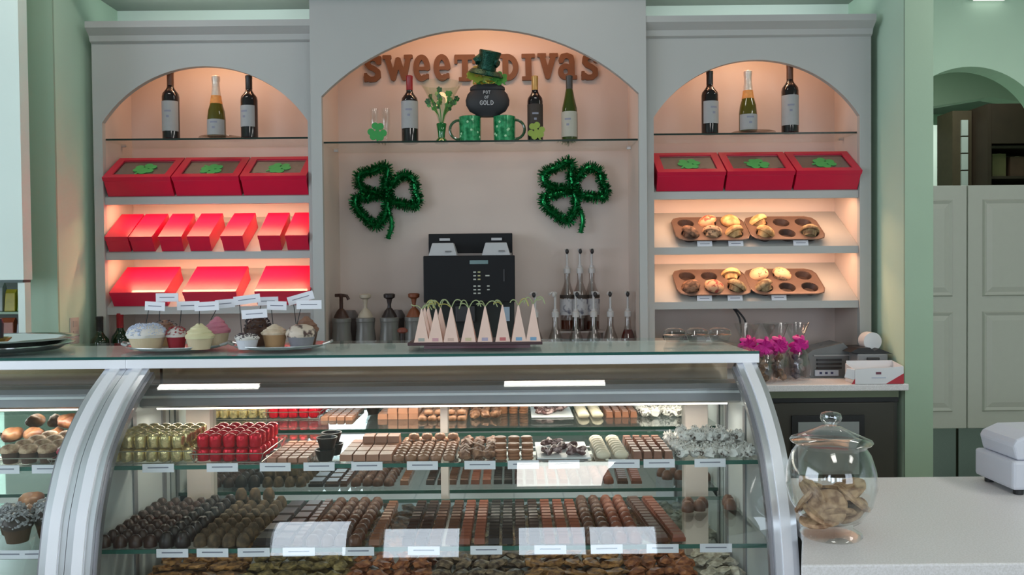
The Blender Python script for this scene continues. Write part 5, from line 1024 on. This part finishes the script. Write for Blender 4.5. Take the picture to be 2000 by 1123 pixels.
f_driz = MIX2('frost_drizzle', (0.09, 0.05, 0.045), (0.66, 0.55, 0.45), 38, 0.40, 0.5, 0.5); spr_blue = M('sprinkle_blue', (0.52, 0.58, 0.72), 0.4, var=0.3, scale=200); spr_choc = M('sprinkle_chocolate', (0.05, 0.03, 0.035), 0.4, var=0.2); spr_red = M('sprinkle_red', (0.35, 0.02, 0.03), 0.4)
def xt(px, d): return (px - 1001) * d / 1600
tw = M('serving_tray', (0.55, 0.56, 0.56), 0.22, 0.5, var=0.05)
def otray(label, x, y, a, b, n):
    t = T('serving_tray', label, 'tray', (x, y, ZT + 0.0002), 0, 'trays under the cupcakes')
    P('tray_base', MB().lathe([(0, 0), (0.80, 0), (0.92, 0.004), (1.0, 0.0105), (1.0, 0.0125), (0.90, 0.007), (0.80, 0.0035), (0, 0.0035)], 36, sx=a, sy=b), tw, t, smooth=True)
    for s_ in (-1, 1): P('tray_handle', MB().tube([(s_ * a * 0.97, -0.022, 0.011), (s_ * (a + 0.014), -0.016, 0.017), (s_ * (a + 0.018), 0, 0.020), (s_ * (a + 0.014), 0.016, 0.017), (s_ * a * 0.97, 0.022, 0.011)], 0.004, 8), tw, t, smooth=True)
otray('silver oval tray under the cream and pink cupcakes', xt(341, 2.46), 2.47, 0.143, 0.125, 1); otray('silver oval tray under the chocolate cupcakes beside the pyramid boxes', xt(545, 2.46), 2.47, 0.138, 0.125, 2)
CZ = ZT + 0.0042
cg = 'cupcakes on the case top'
cupcake('large cupcake covered in blue white sprinkles at the left end', xt(286, 2.41), 2.41, CZ, 0.052, 0.036, wr_cream, f_white, 'dome', cg, (spr_blue, 420, 0.0042), 0.040, 1)
cupcake('mocha cupcake peeping out behind the sprinkled cupcake', xt(322, 2.53), 2.53, CZ, 0.036, 0.04, wr_tan, f_mocha, 'swirl', cg, (spr_choc, 40, 0.003), 0.040, 2)
cupcake('red velvet cupcake with white frosting and red crumbs', xt(344, 2.425), 2.425, CZ, 0.029, 0.036, wr_red, f_white, 'swirl', cg, (spr_red, 60, 0.003), 0.030, 3)
cupcake('pale yellow swirled cupcake in front of the pink one', xt(389, 2.40), 2.40, CZ, 0.039, 0.033, wr_cream, f_yellow, 'swirl', cg, None, 0.044, 4)
cupcake('pink frosted cupcake behind the yellow swirl', xt(424, 2.52), 2.52, CZ, 0.036, 0.040, wr_cream, f_pink, 'swirl', cg, None, 0.050, 5)
cupcake('low cupcake in a white paper with chocolate flakes', xt(482, 2.39), 2.39, CZ, 0.033, 0.028, wr_white, f_white, 'dome', cg, (spr_choc, 120, 0.0036), 0.018, 6)
cupcake('dark chocolate cupcake with crumbs behind the white paper one', xt(503, 2.515), 2.515, CZ, 0.039, 0.040, wr_brown, f_choc, 'swirl', cg, (spr_choc, 160, 0.0035), 0.052, 7)
cupcake('vanilla cupcake in a tan wrapper', xt(536, 2.43), 2.43, CZ, 0.0365, 0.040, wr_tan, f_van, 'swirl', cg, None, 0.030, 8)
cupcake('cream cupcake with chocolate drizzle in a grey wrapper', xt(588, 2.41), 2.41, CZ, 0.041, 0.034, wr_grey, f_driz, 'dome', cg, None, 0.036, 9)
cupcake('brown cupcake behind the drizzled one at the tray end', xt(598, 2.53), 2.53, CZ, 0.036, 0.040, wr_brown, f_mocha, 'swirl', cg, None, 0.048, 10)
# name flags on sticks
def flag(label, px, py, w, y, tilt, px_foot, zfoot):
    z = 1.5 - (py - 530 + (px - 1000) * 0.0096) * y / 1600; x = xt(px, y); t = T('name_flag', label, 'flag', (xt(px_foot, y), y, zfoot), 0, 'white name flags in the cupcakes'); wm = w * y / 1600; hm = 0.026
    dx = x - xt(px_foot, y); dz = z - zfoot
    P('stick', MB().tube([(0, 0.0015, 0), (dx - wm * 0.30 * (1 if dx >= 0 else -1), 0.0015, dz)], 0.0012, 6), black_plastic, t)
    R_ = Matrix.Translation((dx, 0, dz)) @ Matrix.Rotation(-tilt, 4, 'Y')
    P('card', MB().box(-wm / 2, wm / 2, -0.0007, 0.0007, -hm / 2, hm / 2).xf(R_), card, t); P('text_line', MB().box(-wm * 0.33, wm * 0.33, -0.0012, -0.0008, -0.001, 0.0015).xf(R_), ink, t)
for px, py, w, y, tl, pf, zf, nm in ((303, 598, 39, 2.40, -0.06, 283, 1.345, 'sprinkled cupcake'), (327, 581, 44, 2.53, 0.0, 310, 1.355, 'mocha cupcake'), (368, 597, 44, 2.44, 0.02, 350, 1.340, 'red velvet cupcake'), (404, 598, 48, 2.39, 0.04, 388, 1.345, 'yellow swirl cupcake'), (440, 593, 38, 2.50, 0.08, 411, 1.360, 'pink cupcake'),
                                  (483, 585, 52, 2.45, 0.12, 471, 1.325, 'white paper cupcake'), (497, 613, 50, 2.40, 0.06, 478, 1.318, 'white paper cupcake, lower one'), (524, 588, 40, 2.52, 0.02, 503, 1.365, 'dark chocolate cupcake'), (541, 597, 38, 2.43, -0.03, 533, 1.345, 'vanilla cupcake'), (588, 582, 52, 2.50, 0.27, 578, 1.345, 'brown cupcake'), (604, 595, 49, 2.40, 0.0, 579, 1.345, 'drizzled cupcake')):
    flag('white name flag on a black stick above the %s' % nm, px, py, w, y, tl, pf, zf)

# ================================================================== pyramid boxes on a wine red tray
tr2 = T('wooden_tray', 'dark wine red footed tray carrying the pyramid boxes', 'tray', (-0.11, 2.45, ZT + 0.0002))
wine = M('wine_lacquer', (0.085, 0.010, 0.022), 0.3, var=0.1, coat=0.3)
P('tray_top', MB().box(-0.305, 0.087, 2.375, 2.545, ZT + 0.0102, ZT + 0.0192), M('wine_dark', (0.045, 0.010, 0.014), 0.35), tr2, bev=0.0015, world=True); P('tray_foot', MB().box(-0.258, 0.052, 2.385, 2.535, ZT + 0.0004, ZT + 0.010), wine, tr2, world=True)
pink_card = M('peach_card', (0.82, 0.58, 0.49), 0.5, var=0.06, scale=40); raffia = M('pale_green_raffia', (0.34, 0.40, 0.20), 0.6, var=0.25, scale=50); raffia_y = M('yellow_raffia', (0.42, 0.38, 0.10), 0.6, var=0.2)
st_cols = {'grey': (0.38, 0.38, 0.34), 'pink': (0.58, 0.30, 0.33), 'cream': (0.58, 0.48, 0.30), 'lilac': (0.40, 0.34, 0.46), 'red': (0.52, 0.13, 0.13), 'blue': (0.17, 0.33, 0.50), 'peach': (0.6, 0.4, 0.33)}
def pyramid(label, px, y, h, st, seed, turn=0.0):
    t = T('pyramid_box', label, 'pyramid box', (xt(px + 1, y), y, ZT + 0.0194), turn, 'peach pyramid boxes on the wine tray'); w = 0.0435; rr = random.Random(seed)
    P('pyramid', MB().taper(0, h, w, w, 0.003, 0.003), pink_card, t)
    k = 0.008 / h * w / 2
    P('sticker', MB().add([(-0.009, -w / 2 + k * .4 - 0.0006, 0.003), (0.009, -w / 2 + k * .4 - 0.0006, 0.003), (0.009, -w / 2 + k * 1.5 - 0.0006, 0.0125), (-0.009, -w / 2 + k * 1.5 - 0.0006, 0.0125), (-0.009, -w / 2 + k * 1.5 + .002, 0.003), (0.009, -w / 2 + k * 1.5 + .002, 0.003), (0.009, -w / 2 + k * 2.5 + .001, 0.0125), (-0.009, -w / 2 + k * 2.5 + .001, 0.0125)],
                          [(0, 1, 2, 3), (7, 6, 5, 4), (0, 4, 5, 1), (1, 5, 6, 2), (2, 6, 7, 3), (3, 7, 4, 0)]), M('sticker_' + st, st_cols[st], 0.5), t)
    for q in range(3):
        s_ = rr.choice((-1, 1)); ex = s_ * rr.uniform(0.018, 0.038); ez = rr.uniform(0.006, 0.024)
        P('ribbon', MB().tube(smooth_path([(0, 0, h - 0.003), (ex * 0.35, -0.004, h + ez * 0.9), (ex * 0.75, -0.008, h + ez), (ex, -0.006 - 0.004 * q, h + rr.uniform(-0.004, 0.014))], 4), 0.0016, 5), raffia_y if q == 2 and rr.random() < .4 else raffia, t, smooth=True)
for i, (px, y, h, st, nm) in enumerate(((823, 2.40, 0.098, 'grey', 'first of the front row, with grey sticker'), (851, 2.40, 0.096, 'pink', 'second of the front row'), (881, 2.40, 0.102, 'peach', 'third of the front row'), (915, 2.40, 0.100, 'cream', 'fourth of the front row, with cream sticker'), (947, 2.40, 0.104, 'lilac', 'fifth of the front row, with lilac sticker'), (981, 2.40, 0.107, 'red', 'with the red sticker'), (1012, 2.40, 0.106, 'blue', 'seventh of the front row, with blue sticker'), (1041, 2.40, 0.110, 'blue', 'last of the front row, with blue sticker'),
                                        (829, 2.46, 0.098, 'peach', 'right behind the grey stickered one'), (836, 2.515, 0.100, 'peach', 'rearmost at the left end'), (860, 2.46, 0.098, 'peach', 'behind the second of the front row'))):
    pyramid('peach pyramid box on the wine red tray, %s' % nm, px, y, h, st, i + 3, rnd.uniform(-0.06, 0.06))

# ================================================================== other things on the case top
stt = T('round_tray', 'stacked round silver trays at the left picture edge', 'tray', (-1.535, 2.48, ZT + 0.0002))
chrome = M('chrome', (0.62, 0.63, 0.62), 0.12, 1.0, var=0.06, scale=12)
P('lower_tray', MB().lathe([(0, 0), (0.145, 0), (0.165, 0.012), (0.185, 0.016), (0.185, 0.019), (0.163, 0.015), (0.143, 0.003), (0, 0.003)], 48), chrome, stt, smooth=True)
P('upper_tray', MB().lathe([(0, 0.0165), (0.150, 0.0165), (0.172, 0.030), (0.196, 0.033), (0.199, 0.037), (0.194, 0.039), (0.170, 0.034), (0.148, 0.0195), (0, 0.0195)], 48), chrome, stt, smooth=True)
gd = T('gold_dish', 'small gold rimmed dark dish standing in the round silver tray', 'dish', (-1.565, 2.47, ZT + 0.0205))
P('dish_bowl', MB().lathe([(0, 0), (0.03, 0), (0.045, 0.014), (0.047, 0.018), (0.044, 0.018), (0.028, 0.004), (0, 0.004)], 28), M('dish_gold', (0.62, 0.42, 0.14), 0.25, 0.9), gd, smooth=True)
P('dish_candle', MB().lathe([(0, 0.0045), (0.024, 0.0045), (0.026, 0.06), (0.022, 0.075), (0.0, 0.077)], 20), M('dish_navy', (0.02, 0.03, 0.045), 0.4), gd, smooth=True)
cl_film = GLASS('clamshell_plastic', (0.90, 0.88, 0.87), 0.10, 0.05)
for i, px in enumerate((1318, 1362, 1406)):
    cs = T('clear_clamshell', 'clear plastic ridged container on the case top, %s of three' % ('left', 'middle', 'right')[i], 'container', (xt(px, 2.55), 2.55, ZT + 0.0003), 0, 'clear ridged containers')
    P('tray_half', MB().lathe([(0, 0), (0.026, 0), (0.033, 0.018), (0.036, 0.019), (0.036, 0.0205), (0.0, 0.0205)], 28, wob=lambda a, j: 0.05 * math.sin(10 * a) if j in (1, 2) else 0), cl_film, cs, smooth=True)
    P('lid_half', MB().lathe([(0.036, 0.021), (0.034, 0.0225), (0.030, 0.035), (0.020, 0.041), (0, 0.042)], 28, wob=lambda a, j: 0.07 * math.sin(10 * a) if j > 0 else 0), cl_film, cs, smooth=True)

# ================================================================== pastries in the left case
grpL = 'cupcakes in the left case'
f_nut = MIX2('frost_nut', (0.22, 0.10, 0.05), (0.62, 0.44, 0.28), 60, 0.35, 0.6, 0.6, bump=0.4); f_redw = MIX2('frost_red_white', (0.48, 0.03, 0.07), (0.78, 0.62, 0.60), 45, 0.50, 0.60, 0.5)
pos = [('front row, nearest the frame', 0, 0)]
k = 0
for j, y in enumerate((2.115, 2.175, 2.235, 2.295)):
    for i in range(3):
        x = -1.20 - 0.048 * i - (0.0)
        if i == 0: lb = 'red and white topped cupcake in the left case, %s row by the frame' % ordn[j]; cupcake(lb, -1.158 - 0.002 * j, y, ZA + 0.002, 0.023, 0.026, wr_red, f_redw, 'swirl', grpL, None, 0.028, k)
        lb = 'nut topped dark cupcake in the left case, %s row, %s from the frame' % (ordn[j], ordn[i]); cupcake(lb, x - 0.008, y, ZA + 0.002, 0.0225, 0.028, wr_brown, f_nut, 'dome', grpL, None, 0.020, k + 30); k += 1
basket('wire basket of nut topped cupcakes in the left case', -1.345, -1.184, 2.088, 2.325, ZA, 0.020)
basket('wire basket of red and white cupcakes in the left case', -1.1805, -1.132, 2.088, 2.325, ZA, 0.017)
f_flake = M('frost_dark_flake', (0.055, 0.03, 0.03), 0.45, var=0.2); spr_ash = M('flake_grey', (0.42, 0.42, 0.44), 0.5, var=0.3)
for i, (x, y, nm) in enumerate(((-1.215, 2.13, 'front'), (-1.275, 2.09, 'far front'), (-1.26, 2.20, 'middle'), (-1.33, 2.16, 'leftmost'))):
    cupcake('dark cupcake buried in grey chocolate flakes, %s one' % nm, x, y, ZB + 0.001, 0.034, 0.036, wr_brown, f_flake, 'dome', 'dark flake cupcakes', (spr_ash, 130, 0.0065), 0.040, i + 60)
cupcake('white swirled cupcake low in the left case beside the frame', -1.158, 2.08, ZB + 0.001, 0.031, 0.03, wr_cream, f_white, 'swirl', 'pale cupcakes in the left case', None, 0.045, 71)
cupcake('cherry topped dark cupcake in the left case', -1.262, 2.29, ZB + 0.001, 0.032, 0.05, wr_brown, f_choc, 'dome', 'pale cupcakes in the left case', (spr_red, 60, 0.006), 0.035, 72)
dg = MIX2('glazed_dough', (0.42, 0.19, 0.07), (0.66, 0.38, 0.17), 30, 0.35, 0.6, 0.35, bump=0.2)
S('ring_doughnut', MB().tube([(0.026 * math.cos(a), 0.026 * math.sin(a), 0.0165) for a in lin(0, 2 * math.pi * 23 / 24, 24)], 0.0155, 12, closed=True), dg, 'glazed brown ring pastry in the left case beside the frame', 'pastry', (-1.168, 2.215, ZB + 0.046), (0.5, 0, 0), smooth=True)
S('fruit_bun', MB().blob((0, 0, 0.03), 0.034, 3, 0.12, 5, (1.1, 1, 0.9), flat=-0.0298), MIX2('bun_crust', (0.30, 0.11, 0.03), (0.60, 0.36, 0.08), 22, 0.4, 0.6, 0.5, bump=0.3), 'round yellow brown bun behind the ring pastry', 'bun', (-1.205, 2.32, ZB + 0.001), smooth=True)
S('pastry_stand', MB().lathe([(0, 0), (0.03, 0), (0.032, 0.003), (0.012, 0.008), (0.012, 0.036), (0.04, 0.041), (0.04, 0.045), (0, 0.045)], 24), white_plastic, 'small white stand under the ring pastry', 'stand', (-1.168, 2.218, ZB + 0.0005), smooth=True)
for i, (x, y, m_, nm) in enumerate(((-1.20, 2.15, M('loaf_gold', (0.55, 0.36, 0.16), 0.5, var=0.2), 'golden'), (-1.30, 2.18, M('loaf_mauve', (0.34, 0.26, 0.26), 0.5, var=0.3), 'mauve'), (-1.25, 2.32, M('loaf_brown', (0.30, 0.15, 0.07), 0.5, var=0.2), 'brown'))):
    S('loaf_cake', MB().blob((0, 0, 0.025), 0.045, 3, 0.06, i, (1.2, 0.8, 0.8), flat=-0.0248), m_, '%s loaf cake on the bottom deck of the left case' % nm, 'cake', (x, y, ZC), smooth=True)
bunm = MIX2('bun_brown', (0.13, 0.045, 0.02), (0.32, 0.15, 0.065), 26, 0.4, 0.62, 0.4, bump=0.25); bme = MB().blob((0, 0, 0.022), 0.026, 3, 0.16, 9, (1.15, 0.9, 0.8), flat=-0.0218).mesh('sticky_bun', bunm, True)
for i in range(8): INST('sticky_bun', bme, 'glossy brown bun in the rear row of the left case, %s from the frame' % (ordn + ('eighth',))[i], 'bun', (-1.20 - 0.066 * (i % 6) if i < 6 else -1.23 - 0.07 * (i - 6), 2.385 if i < 6 else 2.39, ZA if i < 6 else ZA + 0.038), (0, 0, i), 'glossy brown buns')
for i, (x, y) in enumerate(((-1.40, 2.12), (-1.34, 2.25), (-1.40, 2.21), (-1.19, 2.40), (-1.33, 2.36), (-1.41, 2.38))): INST('sticky_bun', bme, 'glossy brown bun low in the left case, %s of six' % ordn[i], 'bun', (x, y, ZB + 0.0005), (0, 0, i * 2), 'lower glossy brown buns', 1.15)
for px, z, y, nm in ((3, 0.998, 2.0725, 'nut topped cupcakes'), (88, 0.998, 2.0725, 'red and white cupcakes'), (10, 0.799, 2.0175, 'grey flake cupcakes'), (62, 0.799, 2.0175, 'white swirled cupcake')):
    ptag('white price tag in the left case before the %s' % nm, (px - 1003) * y / 1600, y, z)

# ================================================================== service counter on the right
ct = T('service_counter', 'pale speckled stone service counter with the cookie jar', 'counter', (1.7, 2.0, 0))
P('stone_top', MB().prism([(0.579, 1.645), (3.4, 1.645), (3.4, 2.335), (0.678, 2.335), (0.678, 1.93), (0.671, 1.896)], 0.858, 0.900, 'XY'), stone, ct, bev=0.004, world=True)
P('counter_front', MB().box(0.613, 3.4, 1.67, 1.70, 0.0, 0.857), M('counter_front', (0.62, 0.60, 0.62), 0.5, var=0.05), ct, world=True); P('counter_end', MB().prism([(0.583, 1.652), (0.612, 1.652), (0.699, 1.896), (0.672, 1.894)], 0.0, 0.857, 'XY'), M('counter_front', (0.62, 0.60, 0.62), 0.5, var=0.05), ct, world=True); P('counter_back', MB().box(0.70, 3.4, 2.28, 2.31, 0.0, 0.857), white_paint, ct, world=True)
jr = T('cookie_jar', 'clear footed glass jar with a knobbed lid full of cookies', 'jar', (0.712, 1.83, 0.9005))
P('jar_bowl', MB().lathe([(0.0, 0.0), (0.064, 0.0), (0.067, 0.004), (0.064, 0.010), (0.045, 0.020), (0.046, 0.026), (0.066, 0.040), (0.088, 0.075), (0.0975, 0.115), (0.095, 0.150), (0.084, 0.185), (0.074, 0.200), (0.079, 0.207), (0.0765, 0.208), (0.0715, 0.201), (0.0815, 0.185), (0.0925, 0.150), (0.095, 0.115), (0.0855, 0.076), (0.063, 0.042), (0.040, 0.030), (0.0, 0.028)], 48), GLASS('jar_glass', (0.965, 0.98, 0.975), 0.055, gain=1.3), jr, smooth=True)
ld_ = P('jar_lid', MB().lathe([(0.0, 0.214), (0.060, 0.212), (0.086, 0.2095), (0.0885, 0.213), (0.086, 0.217), (0.060, 0.227), (0.030, 0.241), (0.021, 0.246), (0.0, 0.247)], 48), GLASS('lid_glass', (0.95, 0.97, 0.965), 0.07, gain=1.3), jr, smooth=True)
P('lid_knob', MB().lathe([(0.013, 0.2475), (0.0135, 0.252), (0.021, 0.257), (0.0235, 0.265), (0.021, 0.274), (0.012, 0.278), (0.0, 0.279)], 28), GLASS('knob_glass', (0.92, 0.95, 0.945), 0.12, gain=1.3), ld_, smooth=True)
ck = MIX2('cookie_dough', (0.24, 0.13, 0.07), (0.52, 0.34, 0.20), 70, 0.35, 0.6, 0.7, bump=0.35)
ckm = [MB().lathe([(0, 0), (0.030, 0), (0.0345, 0.004), (0.032, 0.009), (0.018, 0.0125), (0, 0.013)], 22, wob=lambda a, j, s_=s_: 0.04 * math.sin(3 * a + s_) + 0.025 * math.sin(7 * a + j)).mesh('cookie', ck, True) for s_ in range(3)]
for i, (x, y, z, rx_, ry_, lb) in enumerate(((-0.030, -0.01, 0.034, 0.1, -0.25, 'lying at the jar bottom, left'), (0.028, 0.012, 0.034, -0.1, 0.3, 'lying at the jar bottom, right'), (-0.038, -0.018, 0.052, 0.25, -0.5, 'leaning low at the left'), (0.0, -0.035, 0.050, 0.55, 0.1, 'leaning against the glass in front'), (0.038, -0.012, 0.055, 0.3, 0.5, 'leaning low at the right'),
                                            (-0.045, 0.005, 0.078, 0.5, -0.85, 'standing at the left side'), (-0.020, -0.034, 0.072, 1.0, -0.3, 'standing in front left'), (0.040, -0.020, 0.082, 0.5, 0.45, 'wrapped one on the right heap'), (0.030, 0.025, 0.088, 0.2, 0.25, 'behind the right heap'), (-0.052, -0.012, 0.098, 0.55, -0.95, 'highest at the left side'), (-0.01, 0.03, 0.075, -0.5, 0.0, 'at the back of the jar'), (0.036, -0.008, 0.100, 0.45, 0.15, 'topmost on the right heap'))):
    INST('cookie', ckm[i % 3], 'brown cookie in the glass jar, %s' % lb, 'cookie', (0.712 + x, 1.83 + y, 0.9005 + z), (rx_, ry_, i), 'cookies in the glass jar', 1.22)
sc = T('counter_scale', 'white counter scale with a raised platform at the right edge', 'scale', (1.46, 2.2, 0.9005))
sw = M('scale_white', (0.66, 0.68, 0.76), 0.4, var=0.02)
P('scale_body', MB().box(1.305, 1.64, 2.13, 2.36 - 0.05, 0.914, 0.990), sw, sc, bev=0.008, world=True)
P('platform', MB().prism([(1.322, 0.9905), (1.312, 1.03), (1.322, 1.045), (1.36, 1.062), (1.60, 1.066), (1.63, 1.05), (1.625, 0.9905)], 2.14, 2.30, 'XZ'), sw, sc, bev=0.006, world=True)
P('display_panel', MB().box(1.345, 1.60, 2.1265, 2.1295, 0.935, 0.975), M('scale_grey', (0.34, 0.36, 0.42), 0.35), sc, world=True)
for x in (1.33, 1.61):
    for y in (2.15, 2.28): P('foot', MB().lathe([(0.012, 0), (0.012, 0.0135), (0, 0.0136)], 12, (x, y, 0.9005)), black_plastic, sc, world=True)
